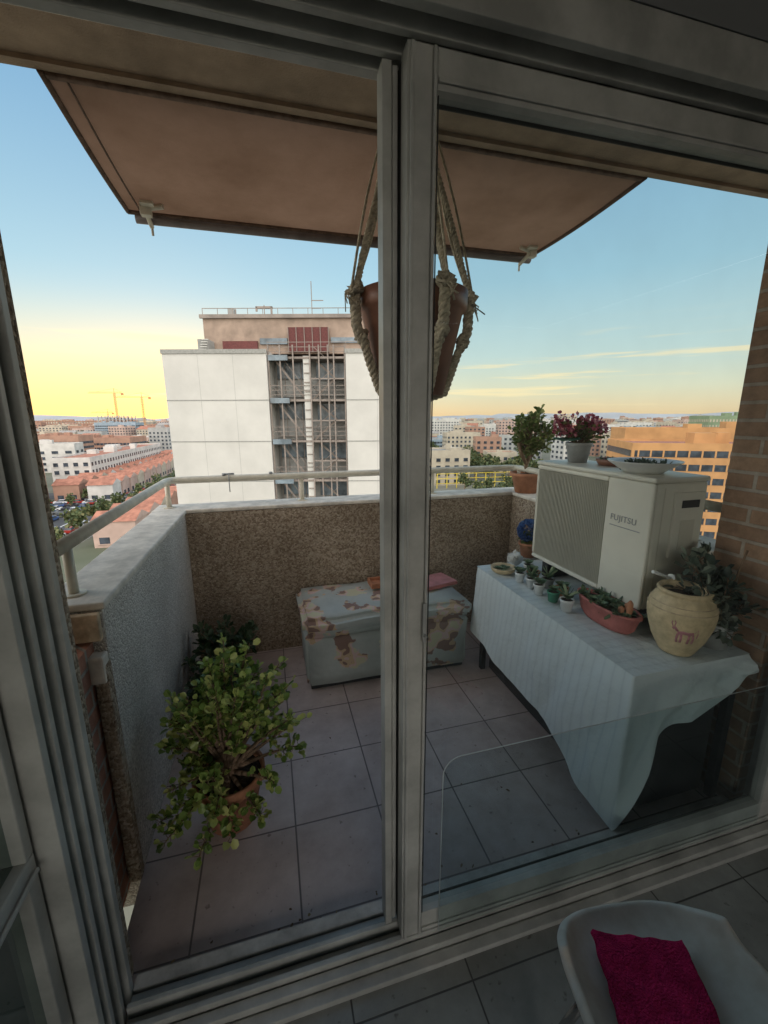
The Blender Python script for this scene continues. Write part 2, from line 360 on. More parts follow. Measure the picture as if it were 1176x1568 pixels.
b=MB(); b.poly([(.335,.882,.11),(1.66,.882,.11),(1.66,.882,2.095),(.335,.882,2.095)]); b.obj('right_glass_pane',[M['glass']],df)
b=MB(); b.box(1.722,1.80,.80,.97,0,2.2); b.obj('right_jamb',[M['frame']],df,.003)
b=MB(); b.box(.322,.332,.846,.8515,.98,1.08); b.bar((.327,.85,1.0),(.327,.835,1.0),.004); b.obj('lock',[M['frame_in']],df,.002)
ac=grp('acrylic_guard_sheet'); b=MB()
pts=[(1.64,.05),(1.64,.635),(.44,.635)]; R_=.05
for i in range(9):
    t=math.pi/2+ (math.pi/2)*i/8; pts.append((.388+R_+R_*math.cos(t),.635-R_+R_*math.sin(t)))
pts+=[(.388,.05)]
b.poly([(x,.850,z) for x,z in pts]); b.obj('sheet',[M['plexi']],ac)
b=MB(); b.path([Vector((x,.850,z)) for x,z in pts[1:]],.0015,0,5); b.obj('edge',[M['plexedge']],ac)

# ------------------------------------------------------------------ room
rm=grp('room_interior')
box('floor',-1.6,3.4,-3.2,.858,-.12,-.004,M['tile_in'],rm)
box('lintel_wall',-2.2,3.4,.80,.955,2.247,2.6,M['wallin'],rm)
box('room_ceiling',-2.2,3.4,-3.2,.858,2.602,2.75,M['wallin'],rm)
box('right_wall_piece',1.802,3.4,.80,.953,-.1,2.246,M['wallin'],rm)
box('right_wall',3.4,3.5,-3.2,.95,-.1,2.6,M['wallin'],rm)
box('left_wall',-1.6,-1.5,-3.2,.80,-.1,2.6,M['wallin'],rm)
box('back_wall_low',-1.6,3.4,-3.3,-3.2,-.1,.9,M['wallin'],rm)
box('back_wall_side',1.1,3.4,-3.3,-3.2,.9,2.6,M['wallin'],rm)
b=MB()
for x,z in ((1.0,2.33),(.62,2.27),(1.18,2.29),(1.35,2.40)): b.bar((x,.80,z),(x,.794,z),.004,0,8)
b.obj('screws',[M['dark']],rm)
sw=grp('side_window_panel'); b=MB()
b.box(-.52,-.478,.30,.79,.66,.70,0); b.box(-.52,-.478,.755,.79,0,.659,0); b.box(-.52,-.478,.30,.79,-.003,.05,0); b.box(-.52,-.478,.765,.79,.701,2.2,0)
b.box(-.475,-.468,.30,.78,.665,.675,0)
b.obj('frame',[M['frame']],sw,.004); b=MB(); b.poly([(-.50,.30,.05),(-.50,.76,.05),(-.50,.76,.66),(-.50,.30,.66)]); b.poly([(-.50,.30,.70),(-.50,.77,.70),(-.50,.77,2.2),(-.50,.30,2.2)]); b.obj('glass',[M['greeng']],sw)

# ------------------------------------------------------------------ storage bench
be=grp('storage_bench')
def puff(name,x0,x1,y0,y1,z0,z1,mat,par,bev,amp=.012):
    me=bpy.data.meshes.new(name); bm=bmesh.new(); bmesh.ops.create_cube(bm,size=1)
    for v in bm.verts: v.co=Vector(((x0+x1)/2+v.co.x*(x1-x0),(y0+y1)/2+v.co.y*(y1-y0),(z0+z1)/2+v.co.z*(z1-z0)))
    bmesh.ops.bevel(bm,geom=bm.edges[:],offset=bev,segments=3,affect='EDGES')
    bmesh.ops.subdivide_edges(bm,edges=bm.edges[:],cuts=5,use_grid_fill=True)
    for v in bm.verts:
        nv=noise.noise(v.co*5); v.co+=Vector((nv,noise.noise(v.co*5+Vector((9,0,0))),noise.noise(v.co*4+Vector((0,7,0)))))*amp
    for f in bm.faces: f.smooth=True
    bm.to_mesh(me); bm.free(); me.materials.append(mat); ob=bpy.data.objects.new(name,me); sc.collection.objects.link(ob); ob.parent=par; return ob
puff('body',.13,1.10,2.12,2.60,.02,.335,M['map'],be,.02,.008)
puff('padded_lid',.115,1.115,2.10,2.61,.34,.435,M['map'],be,.03,.014)
box('base',.15,1.08,2.14,2.59,0,.02,M['dark'],be)
bk=grp('notebook'); b=MB(); T=Matrix.Translation((.98,2.40,.447))@Matrix.Rotation(.25,4,'Z')
b.box(-.13,.13,-.09,.09,0,.018,0,T); b.box(-.125,.128,-.085,.085,.019,.024,1,T); b.obj('book',[M['terrp'],M['pinkp']],bk,.002)
tr_=grp('wooden_tray'); b=MB(); T=Matrix.Translation((.66,2.47,.447)); b.box(-.09,.09,-.06,.06,0,.012,0,T); b.box(-.09,-.08,-.06,.06,.012,.035,0,T); b.box(.08,.09,-.06,.06,.012,.035,0,T); b.box(-.08,.08,.05,.06,.012,.035,0,T); b.box(-.08,.08,-.06,-.05,.012,.035,0,T); b.obj('tray',[M['terr']],tr_,.002)

# ------------------------------------------------------------------ table with cloth
tb=grp('covered_table'); b=MB(); b.box(1.17,1.66,1.01,2.10,.60,.635,0)
for (x,y) in ((1.18,1.02),(1.64,1.02),(1.18,2.07),(1.64,2.07)): b.box(x-.015,x+.015,y-.015,y+.015,0,.60,0)
b.box(1.215,1.62,1.045,2.05,.012,.59,0)  # dark storage box, enlarged to deepen the shade under the table
b.obj('table_body',[M['dark']],tb,.003)
P0,P1,P2,P3=Vector((1.45,2.115)),Vector((1.145,2.115)),Vector((1.145,.998)),Vector((1.665,.998))
L1=(P1-P0).length; L2=(P2-P1).length;L3=(P3-P2).length;LT=L1+L2+L3
def clp(s):
    d=s*LT
    if d<L1: return P0+(P1-P0)*(d/L1),Vector((0,1)),0,d/L1
    if d<L1+L2: return P1+(P2-P1)*((d-L1)/L2),Vector((-1,0)),1,(d-L1)/L2
    return P2+(P3-P2)*((d-L1-L2)/L3),Vector((0,-1)),2,(d-L1-L2)/L3
def clothf(u,v):
    p,nm,k,t=clp(u); d=u*LT
    if k==0: hem=.25
    elif k==1: hem=.23-.05*t-.14*max(0,(t-.5)/.5)**1.5+.008*math.sin(t*11)
    else:
        hem=.035+ (.36*min(1,t/.24)) + .19*max(0,(t-.24)/.76)
    for ci,(dc,n0,n1) in enumerate(((L1,Vector((0,1)),Vector((-1,0))),(L1+L2,Vector((-1,0)),Vector((0,-1))))):
        e=d-dc
        if abs(e)<.06:
            a=(e+.06)/.12; nm=(n0*(1-a)+n1*a).normalized()
    z=.648+(hem-.648)*v
    near=max(0,min(1,(d-L1-.40)/.6))
    nz=noise.noise(Vector((d*4.2+v*.9,v*.8,1)))+.5*noise.noise(Vector((d*10+v*1.5,v*1.2,5)))*(.5+near)
    rid=(1-abs(noise.noise(Vector((d*6.5-v*1.3,2.5,v*.4))))*2.5)
    fold=min(1,v*1.5)*(.032*nz+.018*near*max(-.5,rid))+.030*v**1.2
    edge=min(1,v*8)
    q=p+nm*(fold+.006*edge)
    q.x=min(q.x,1.17) if k==1 else q.x
    if k==2 or (k==1 and q.y<1.03): q.y=max(q.y,.955)
    return Vector((q.x,q.y,z))
grid('cloth_drape',clothf,260,30,M['cloth'],tb)
def ctop(u,v):
    x=1.139+(1.665-1.139)*u; y=.992+(2.121-.992)*v
    return Vector((x,y,.648+.004*noise.noise(Vector((x*9,y*9,0)))*min(1,8*min(u,1-u,v,1-v))))
grid('cloth_top',ctop,40,60,M['cloth'],tb)

# ------------------------------------------------------------------ air conditioner
acu=grp('air_conditioner_outdoor_unit')
X0,X1,Y0,Y1,ZB,ZT=1.40,1.665,1.245,1.975,.735,1.275
b=MB()
b.box(X0+.02,X1,Y0,Y1,ZB,ZT-.022,0)
b.box(X0,X0+.019,Y0,Y0+.23,ZB,ZT-.022,0)
b.box(X0,X0+.019,Y0+.23,Y1,ZT-.045,ZT-.022,0); b.box(X0,X0+.019,Y0+.23,Y1,ZB,ZB+.022,0); b.box(X0,X0+.019,Y1-.018,Y1,ZB+.022,ZT-.045,0)
b.box(X0-.006,X1+.004,Y0-.006,Y1+.004,ZT-.021,ZT,0)
b.obj('casing',[M['acw']],acu,.009,3)
b=MB(); b.box(X0+.0195,X0+.022,Y0+.232,Y1-.02,ZB+.024,ZT-.047,0); b.obj('grille_recess',[M['acd']],acu)
b=MB(); y=Y0+.236
while y<Y1-.02:
    b.box(X0+.003,X0+.012,y,y+.0032,ZB+.023,ZT-.046); y+=.0105
for k in range(9):
    z=ZB+.05+k*.057; b.box(X0+.0125,X0+.016,Y0+.232,Y1-.02,z,z+.004)
b.obj('grille_slats',[M['acg']],acu)
b=MB(); b.box(X0+.10,X1-.02,Y0-.012,Y0-.001,ZB+.22,ZT-.06,0); b.box(X0+.13,X1-.05,Y0-.016,Y0-.0125,ZT-.12,ZT-.09,1); b.box(X0+.135,X1-.06,Y0-.0145,Y0-.0125,ZB+.25,ZB+.37,2)
b.box(X0+.05,X0+.055,Y0-.002,Y0-.0005,ZB+.02,ZT-.04,2)
b.obj('service_cover',[M['acw'],M['acd'],M['acg']],acu,.004)
b=MB()
for y in (Y0+.10,Y1-.14): b.box(X0+.01,X1-.01,y,y+.05,.652,ZB-.001)
b.obj('feet',[M['dark']],acu,.004)
tx=bpy.data.curves.new('logo','FONT'); tx.body='FUJITSU'; tx.size=.036; tx.extrude=.0008; tx.space_character=1.1
to=bpy.data.objects.new('logo_text',tx); sc.collection.objects.link(to); to.parent=acu; to.data.materials.append(M['acl'])
to.matrix_world=Matrix.Translation((X0-.001,Y0+.195,ZT-.20))@Matrix(((0,0,-1,0),(-1,0,0,0),(0,1,0,0),(0,0,0,1)))
b=MB(); b.box(X0-.0015,X0-.0005,Y0+.04,Y0+.195,ZT-.225,ZT-.221); b.obj('logo_line',[M['acl']],acu)

# ------------------------------------------------------------------ plants
def potm(b,c,rt,rb,h,mi=0,msoil=1,rim=.012):
    b.lathe(c,[(0,0.001),(rb,0),(rb+(rt-rb)*.8,h*.8),(rt,h*.82),(rt+rim*.4,h*.84),(rt+rim*.4,h),(rt-rim*.6,h),(rt-rim*.8,h*.86)],mi)
    b.lathe(c,[(0,h*.88),(rt-rim*.8,h*.87)],msoil)
def branchy(b,base,tips,r0,mi,leafmi,nleaf,L,W,seed,start=.35,spread=.03,droop=0):
    r=random.Random(seed)
    for tp in tips:
        tp=Vector(tp); base_=Vector(base)
        mid=(base_+tp)/2+Vector((r.uniform(-.3,.3),r.uniform(-.3,.3),.35))*(tp-base_).length*.3
        pts=[]
        for i in range(9):
            t=i/8; pts.append(base_*(1-t)**2+mid*2*t*(1-t)+tp*t*t)
        for i in range(8): b.bar(pts[i],pts[i+1],r0*(1-i/8)+.0012,mi,6,r0*(1-(i+1)/8)+.0012)
        for k in range(nleaf):
            t=start+(1-start)*r.random()**.7; i=min(7,int(t*8)); p=pts[i].lerp(pts[i+1],t*8-i)
            d=rv(r)
            off=d*spread*r.random()
            if off.length>spread*.5: b.bar(p,p+off,.0012,mi,3)
            dd=(d+Vector((0,0,.35-droop))+ (pts[i+1]-pts[i]).normalized()*.5)
            s=r.uniform(.6,1.15); b.leaf(p+off,dd,rv(r)+Vector((0,0,1.2)),L*s,W*s,leafmi)
jp=grp('jade_plant'); b=MB(); potm(b,(-.22,1.44,0),.125,.085,.21); b.obj('pot',[M['terr'],M['soil']],jp)
b=MB(); r=random.Random(3); tips=[]
for k in range(44):
    a=r.uniform(0,2*math.pi); rad=r.uniform(.05,.27); z=.60-.9*rad+r.uniform(-.14,.10)
    x=-.21+rad*math.cos(a)*.95; y=1.50+rad*math.sin(a)*.9
    tips.append((max(x,-.47),y,max(z,.15)))
tips+=[(.06,1.50,.32),(.05,1.42,.27),(-.0,1.60,.54),(.03,1.58,.44),(-.21,1.55,.68),(-.27,1.50,.64),(-.43,1.28,.20),(-.40,1.22,.18),(-.12,1.58,.64),(-.10,1.25,.16),(-.2,1.22,.15),(-.3,1.2,.12),(-.33,1.25,.24),(-.25,1.23,.22),(-.38,1.3,.3)]
branchy(b,(-.22,1.45,.19),tips,.009,0,1,38,.030,.024,5,.48,.024)
b.obj('foliage',[M['bark'],M['jade']],jp)
dp=grp('potted_shrub'); b=MB(); potm(b,(-.30,2.28,0),.10,.07,.16); b.obj('pot',[M['dark'],M['soil']],dp)
b=MB(); r=random.Random(8); tips=[(-.30+r.uniform(-.16,.16),2.30+r.uniform(-.15,.15),r.uniform(.2,.40)) for _ in range(22)]
branchy(b,(-.30,2.28,.14),tips,.006,0,1,42,.04,.022,6,.3,.03); b.obj('foliage',[M['bark'],M['darkleaf']],dp)
dp=grp('potted_shrub'); b=MB(); potm(b,(-.36,1.98,0),.09,.065,.14); b.obj('pot',[M['dark'],M['soil']],dp)
b=MB(); tips=[(-.35+r.uniform(-.12,.13),1.98+r.uniform(-.13,.13),r.uniform(.2,.36)) for _ in range(16)]
branchy(b,(-.36,1.98,.12),tips,.006,0,1,34,.036,.02,9,.3,.03); b.obj('foliage',[M['bark'],M['darkleaf']],dp)
bo=grp('bonsai_tree'); b=MB(); potm(b,(1.765,2.60,.981),.115,.08,.14,0,1,.018); b.obj('pot',[M['terr'],M['soil']],bo)
b=MB(); r=random.Random(12)
for pts in ([(1.765,2.60,1.10),(1.745,2.60,1.17),(1.775,2.60,1.24),(1.76,2.6,1.32)],[(1.775,2.60,1.23),(1.83,2.6,1.30),(1.87,2.6,1.38)],[(1.75,2.60,1.18),(1.70,2.6,1.26),(1.68,2.6,1.33)]):
    b.path([Vector(p) for p in pts],.014,0,8)
tips=[]
for k in range(50):
    d=rv(r); tips.append((1.78+d.x*.15*r.uniform(.6,1.15),2.60+d.y*.15,1.39+d.z*.16*r.uniform(.7,1.15)))
branchy(b,(1.77,2.60,1.28),tips,.005,0,1,20,.036,.024,13,.45,.03); b.obj('foliage',[M['bark'],M['midleaf']],bo)
fp=grp('flowering_pot_plant'); b=MB(); potm(b,(1.53,1.83,1.276),.062,.045,.10,0,1,.008); b.obj('pot',[M['greypot'],M['soil']],fp)
b=MB(); r=random.Random(14); tips=[(1.53+r.uniform(-.1,.1),1.83+r.uniform(-.1,.1),r.uniform(1.40,1.49)) for _ in range(26)]
branchy(b,(1.53,1.83,1.36),tips,.003,0,1,12,.028,.020,15,.2,.02)
tips=[(t[0],t[1],t[2]+.02) for t in tips]
for t in tips:
    for k in range(20): d=rv(r); b.leaf(Vector(t)+d*.013,d,rv(r),.019,.017,2)
for k in range(26): 
    a=r.uniform(0,6.28); p=Vector((1.53-.075+.02*math.cos(a),1.83+.02*math.sin(a),1.385)); b.leaf(p,Vector((math.cos(a),math.sin(a),.2)),Vector((0,0,1)),.05,.04,3)
b.obj('foliage',[M['bark'],M['midleaf'],M['pinkfl'],M['green_pot']],fp)
d1=grp('plant_saucer'); b=MB(); b.lathe((1.60,1.66,1.276),[(0,.004),(.07,0),(.085,.03),(.08,.03),(.068,.012),(0,.012)],0,32); b.obj('saucer',[M['brownpot']],d1)
b=MB()
for k in range(60): a=r.uniform(0,6.28); q=r.uniform(0,.06); b.leaf(Vector((1.60+q*math.cos(a),1.66+q*math.sin(a),1.29)),rv(r)+Vector((0,0,.4)),rv(r),.025,.012,0)
b.obj('dry_leaves',[M['darkleaf']],d1)
d2=grp('shallow_white_bowl'); b=MB(); b.lathe((1.50,1.40,1.276),[(0,.004),(.07,0),(.085,.012),(.135,.045),(.138,.05),(.125,.046),(.08,.018),(0,.016)],0,40); b.obj('bowl',[M['white']],d2)
b=MB(); b.lathe((1.50,1.40,1.276),[(0,.036),(.100,.030)],0,24); 
for k in range(130):
    a=r.uniform(0,6.28); q=r.uniform(0,.085); b.leaf(Vector((1.50+q*math.cos(a),1.40+q*math.sin(a),1.308)),rv(r)+Vector((0,0,.3)),rv(r),.028,.010,1)
b.obj('soil_and_succulents',[M['soil'],M['greyleaf']],d2)
tz=.654
cp=grp('ceramic_jar'); b=MB(); c=(1.42,1.085,tz)
JP=[(.0,.055),(.012,.062),(.06,.086),(.12,.104),(.16,.1085),(.19,.104),(.212,.092),(.226,.080)]
b.lathe(c,[(0,.002)]+[(r_,z_) for z_,r_ in JP]+[(.083,.230),(.086,.238),(.080,.246),(.071,.240),(.071,.19)],0,48)
b.lathe(c,[(0,.215),(.072,.21)],1,24)
for zz,ra in ((.198,.1008),(.178,.1072)):
    b.lathe(c,[(ra-.001,zz-.002),(ra+.0012,zz),(ra-.001,zz+.002)],2,48)
b.obj('jar',[M['cream'],M['soil'],M['stone_tan']],cp)
b=MB()
def jarR(z):
    for i in range(len(JP)-1):
        if JP[i][0]<=z<=JP[i+1][0]:
            t=(z-JP[i][0])/(JP[i+1][0]-JP[i][0]); return JP[i][1]*(1-t)+JP[i+1][1]*t
    return .09
ac0=math.atan2(-1.085,-1.42)+.25
for R_s,stroke in ((.013,[(-.26,.112),(-.1,.116),(.06,.114),(.22,.116)]),(.006,[(-.24,.108),(-.27,.088),(-.26,.070)]),(.006,[(-.14,.108),(-.13,.088),(-.15,.072)]),(.006,[(.10,.108),(.11,.088),(.09,.070)]),(.006,[(.21,.108),(.25,.090),(.24,.072)]),(.009,[(-.26,.118),(-.34,.130),(-.40,.124)]),(.003,[(-.36,.132),(-.33,.148),(-.37,.155)]),(.003,[(-.39,.130),(-.44,.145),(-.42,.153)]),(.003,[(.24,.118),(.31,.130),(.35,.112),(.34,.095)])):
    b.path([Vector((c[0]+(jarR(z)-R_s*.8)*math.cos(ac0+a),c[1]+(jarR(z)-R_s*.8)*math.sin(ac0+a),c[2]+z)) for a,z in stroke],R_s,0,10)
b.obj('painted_motif',[M['pinkp']],cp)
pl=grp('oval_planter'); b=MB()
b.lathe((1.335,1.335,tz),[(0,.002),(.075,0),(.088,.02),(.10,.075),(.106,.078),(.106,.088),(.096,.088),(.092,.07)],0,96,.62,1.55,.012,40)
b.lathe((1.335,1.335,tz),[(0,.076),(.094,.072)],1,32,.62,1.55)
b.obj('trough',[M['terrp'],M['soil']],pl)
b=MB(); r=random.Random(21)
def rosette(b,c,rad,mi,n=22,up=.4):
    for k in range(n):
        a=k*2.399; e=up+ .8*(1-k/n); 
        d=Vector((math.cos(a),math.sin(a),e*.9)); b.leaf(Vector(c),d,Vector((0,0,1)),rad*(.5+.5*k/n),rad*.45,mi,.3)
for k in range(26):
    rosette(b,(1.335+r.uniform(-.045,.045),1.335+r.uniform(-.125,.125),tz+.078),r.uniform(.02,.04),0,18)
for (x,y,h) in ((1.33,1.22,.075),(1.35,1.25,.05),(1.31,1.24,.045)):
    b.lathe((x,y,tz+.07),[(.008,0),(.012,h*.5),(.011,h*.85),(.004,h),(0,h)],1,14)
for k in range(40): b.leaf(Vector((1.335+r.uniform(-.05,.05),1.335+r.uniform(-.13,.13),tz+.08)),rv(r)+Vector((0,0,.6)),rv(r),.045,.014,2)
b.obj('succulents',[M['succ'],M['terr'],M['darkleaf']],pl)
for k,(x,y,rr,h,mt) in enumerate(((1.245,1.47,.030,.055,'white'),(1.25,1.57,.028,.05,'green_pot'),(1.235,1.66,.026,.052,'white'),(1.25,1.745,.026,.05,'white'),(1.24,1.83,.026,.05,'white'),(1.32,1.60,.032,.05,'terr'),(1.33,1.72,.03,.05,'greypot'),(1.32,1.83,.034,.05,'terr'),(1.36,1.93,.03,.05,'white'))):
    g=grp('succulent_pot'); b=MB(); potm(b,(x,y,tz),rr,rr*.75,h,0,1,.004)
    for j in range(3): rosette(b,(x+r.uniform(-.008,.008),y+r.uniform(-.008,.008),tz+h),r.uniform(.03,.045),2,16,.6)
    if k%3==0:
        for j in range(10): b.leaf(Vector((x,y,tz+h+.01)),rv(r)+Vector((0,0,1.2)),rv(r),.06,.012,2)
    b.obj('pot_and_plant',[M[mt],M['soil'],M['succ']],g)
g=grp('round_clay_dish'); b=MB(); b.lathe((1.23,1.98,tz),[(0,.002),(.05,0),(.065,.012),(.07,.03),(.064,.03),(.055,.014),(0,.012)],0,32)
for k in range(14): rosette(b,(1.23+r.uniform(-.035,.035),1.98+r.uniform(-.035,.035),tz+.015),.022,1,10)
b.obj('dish',[M['cream'],M['succ']],g)
g=grp('seashell'); b=MB()
for k in range(40):
    t=k/40; a=t*11; R=.034*(1-t)+.002; b.bar((1.335+.022*math.cos(a)*(1-t),2.03+.022*math.sin(a)*(1-t),tz+.035+t*.07),(1.335+.022*math.cos(a+.3)*(1-t),2.03+.022*math.sin(a+.3)*(1-t),tz+.037+t*.07),R,0,10)
b.obj('shell',[M['white']],g)
g=grp('blue_hydrangea_pot'); b=MB(); potm(b,(1.52,2.18,.655),.055,.04,.09); 
for k in range(420):
    d=rv(r); b.leaf(Vector((1.52,2.18,.82))+d*.055,d+rv(r)*.6,rv(r),.022,.018,2)
for k in range(40): 
    d=rv(r); b.leaf(Vector((1.52,2.18,.76)),d,Vector((0,0,1)),.07,.03,3)
b.obj('pot_and_flowers',[M['terr'],M['soil'],M['bluefl'],M['midleaf']],g)
box('plant_stand',1.44,1.62,2.13,2.28,0,.652,M['greypot'],None,.004)
g=grp('trailing_grey_plant'); b=MB(); potm(b,(1.585,1.08,tz),.065,.05,.10); b.obj('pot',[M['greypot'],M['soil']],g)
b=MB(); tips=[(min(1.655,1.58+r.uniform(-.16,.08)),1.09+r.uniform(-.09,.09),r.uniform(.72,1.02)) for _ in range(34)]
tips=[(t[0],max(t[1],.99),t[2]) for t in tips]
branchy(b,(1.585,1.08,.75),tips,.004,0,1,26,.042,.024,31,.25,.03); 
b.path([Vector((1.585,1.08,.75)),Vector((1.62,1.06,.9)),Vector((1.64,1.05,1.03))],.004,0)
b.obj('foliage',[M['bark'],M['greyleaf']],g)
g=grp('watering_spoon'); b=MB(); b.bar((1.45,1.17,.90),(1.36,1.17,.935),.006,0,8); b.bar((1.45,1.17,.90),(1.47,1.17,.895),.016,0,12); b.bar((1.47,1.17,.895),(1.52,1.17,.66),.005,0,8); b.obj('spoon',[M['white']],g)

# ------------------------------------------------------------------ hanging planter
hp=grp('hanging_macrame_planter'); hc=Vector((.51,1.50,1.58))
b=MB(); b.lathe(hc,[(0,0.001),(.115,0),(.175,.27),(.182,.275),(.190,.285),(.192,.335),(.182,.335),(.176,.30)],0,48); b.lathe(hc,[(0,.31),(.178,.305)],1,32)
b.obj('pot',[M['brownpot'],M['soil']],hp)
b=MB(); hook=Vector((.50,1.52,2.597))
def braid(b,pts,R,r,tw,mi=0,n=3,steps=90):
    P=[Vector(p) for p in pts]; L=[0]
    for i in range(1,len(P)): L.append(L[-1]+(P[i]-P[i-1]).length)
    def at(s):
        for i in range(1,len(P)):
            if s<=L[i] or i==len(P)-1:
                t=(s-L[i-1])/(L[i]-L[i-1]); return P[i-1].lerp(P[i],t),(P[i]-P[i-1]).normalized()
    for k in range(n):
        Q=[]
        for j in range(steps+1):
            s=L[-1]*j/steps; p,d=at(s); u=d.cross(Vector((.3,.9,.1))).normalized(); w=d.cross(u)
            wob=Vector((noise.noise(Vector((s*5,1,tw))),noise.noise(Vector((s*5,4,tw))),0))*.006
            a=tw*s+2*math.pi*k/n; Rj=R*(1+.25*noise.noise(Vector((s*9,k*3.1,tw)))); Q.append(p+wob+u*Rj*math.cos(a)+w*Rj*math.sin(a))
        b.path(Q,r,mi,6)
def knot(b,p,R,seed):
    r=random.Random(seed); p=Vector(p)
    b.path([p+rv(r)*R for i in range(22)],R*.36,0,6)
for k,a in enumerate((math.radians(190),math.radians(280),math.radians(-5),math.radians(100))):
    e=Vector((math.cos(a),math.sin(a),0)); rim=hc+e*.212+Vector((0,0,.33)); mid=hc+e*.178+Vector((0,0,.16)); bot=hc+e*.125+Vector((0,0,.01)); bb=hc+Vector((0,0,-.03))
    up=hook.lerp(rim,.5)
    braid(b,[hook+e*.01,up,rim],.0062,.0062,150,steps=230)
    knot(b,rim,.027,k)
    braid(b,[rim,hc+e*.207+Vector((0,0,.22)),mid],.0095,.0095,110,steps=90); knot(b,mid+e*.014+Vector((0,0,.03)),.022,k+9)
    braid(b,[mid,bot,bb],.008,.008,120,steps=80)
    b.path([hook.lerp(rim,t/12)+e*(.012+.022*math.sin(t*math.pi/12)) for t in range(13)],.0045,0,5)
    b.path([hook.lerp(rim,.45+.55*t/12)-e*(.016*math.sin(t*math.pi/12)) for t in range(13)],.004,0,5)
    for j in range(8): b.path([rim,rim+e*.02+Vector((rnd.uniform(-.02,.02),rnd.uniform(-.02,.02),-.02)),rim+e*.025+Vector((rnd.uniform(-.03,.03),rnd.uniform(-.03,.03),rnd.uniform(-.07,-.03)))],.0022,0,4)
knot(b,hc+Vector((0,0,-.035)),.025,77)
for k in range(16): b.bar(hc+Vector((0,0,-.04)),hc+Vector((rnd.uniform(-.03,.03),rnd.uniform(-.03,.03),-.10)),.003,0,4)
b.bar(hook+Vector((0,0,.01)),hook+Vector((0,0,-.03)),.005,0,8)
b.obj('macrame_ropes',[M['rope']],hp)

# ------------------------------------------------------------------ chair with towel
ch=grp('shell_chair'); ca=math.radians(-8); CC=Vector((.655,.40,0))
def seatz(x,y):
    return .425+.055*(abs(x)/.19)**3-.0072*max(0,y/.17)**3+.03*(max(0,-y)/.2)**2
def loc2w(x,y,z):
    return Vector((CC.x+x*math.cos(ca)-y*math.sin(ca),CC.y+x*math.sin(ca)+y*math.cos(ca),z))
def chf(u,v):
    s=u*2-1
    if v<.6:
        t=v/.6
        x=s*.185; yf=.172-.10*abs(s)**3.2; y=yf*(1-t)+(-.168)*t
        x*=1-.10*(1-t)**2*abs(s)**2
        z=seatz(x,y)+.026*abs(s)**6+.018*max(0,1-t*6)**2
        return loc2w(x,y,z)
    t=(v-.6)/.4; y0=-.168
    x=s*.185*(1-.15*t-.25*max(0,t-.6)**1.5*abs(s)); z=seatz(s*.185*(1-t*.3),y0)*(1)+.022*abs(s)**6*(1-t)+.36*t
    y=y0-.06*math.sin(t*math.pi/2)-.05*t+.05*(abs(s)**2)*math.sin(math.pi*t*.7)
    return loc2w(x,y,z)
o=grid('shell',chf,40,60,M['chair'],ch,.02); o.modifiers['s'].offset=1
sb=o.modifiers.new('sub','SUBSURF'); sb.levels=1; sb.render_levels=1
b=MB()
for sx in (-1,1):
    for sy in (-1,1): b.bar(loc2w(sx*.08,sy*.08,.39),loc2w(sx*.15,sy*.15,0),.010,0,10)
b.bar(loc2w(-.1,0,.385),loc2w(.1,0,.385),.012,0,8)
b.obj('legs',[M['chrome']],ch)
tw=grp('folded_towel')
qa=[Vector((.590,.530)),Vector((.752,.462)),Vector((.700,.33)),Vector((.530,.385))]
def towf(off):
    def f(u,v):
        p=qa[0]*(1-u)*(1-v)+qa[1]*u*(1-v)+qa[2]*u*v+qa[3]*(1-u)*v
        p=p+Vector((noise.noise(Vector((v*5,off*300,0))),noise.noise(Vector((u*5,off*300,3)))))*.006
        dx,dy=p.x-CC.x,p.y-CC.y; x=dx*math.cos(-ca)-dy*math.sin(-ca); y=dx*math.sin(-ca)+dy*math.cos(-ca)
        return Vector((p.x,p.y,seatz(x,y)+.012+off+.006*noise.noise(Vector((u*5,v*5,off*50)))))
    return f
for k in range(3):
    o=grid('towel_fold_%d'%k,towf(.003+.005*k),40,40,M['towel'],tw,.0045)

# ================================================================== CITY
er=Vector((math.cos(YAW),-math.sin(YAW),0)); ew=Vector((math.sin(YAW),math.cos(YAW),0))
F=Matrix(((er.x,ew.x,0,0),(er.y,ew.y,0,0),(0,0,1,0),(0,0,0,1)))
GZ=-27.0
def cm(name,c,rough=.85,var=.12,scale=.25): return simple(name,c,rough,var,scale,det=2)
M['ground']=simple('city_ground',(.18,.17,.14),.95,.3,.02,c2=(.09,.10,.06))
M['asph']=simple('asphalt',(.07,.07,.072),.9,.15,.3)
M['pave']=simple('pavement',(.25,.24,.22),.9,.15,.4)
M['paint']=simple('road_paint',(.7,.7,.68),.8,.05,1)
M['win']=simple('dark_window_glass',(.05,.06,.075),.15,.4,.6,det=1)
M['winb']=simple('blue_window_glass',(.16,.22,.27),.15,.3,.8,det=1)
M['roofg']=simple('gravel_roof',(.28,.26,.24),.9,.2,.3,det=2)
M['roofr']=simple('red_tile_roof',(.34,.15,.10),.9,.25,.6,det=2)
M['c_white']=cm('white_render',(.52,.50,.47)); M['c_cream']=cm('cream_render',(.44,.38,.30)); M['c_brick']=cm('city_brick',(.34,.20,.145)); M['c_grey']=cm('grey_concrete',(.34,.34,.33))
M['c_orange']=cm('orange_brick',(.50,.26,.11)); M['c_pink']=cm('pink_render',(.44,.32,.27)); M['c_blue']=cm('blue_grey_metal',(.25,.31,.36)); M['c_green']=cm('green_metal',(.20,.26,.16)); M['c_yellow']=cm('yellow_steel',(.6,.45,.06))
M['tree']=leafmat('tree_leaves',[(0,(.035,.06,.018)),(.6,(.08,.105,.035)),(1,(.17,.16,.06))],.7,0)
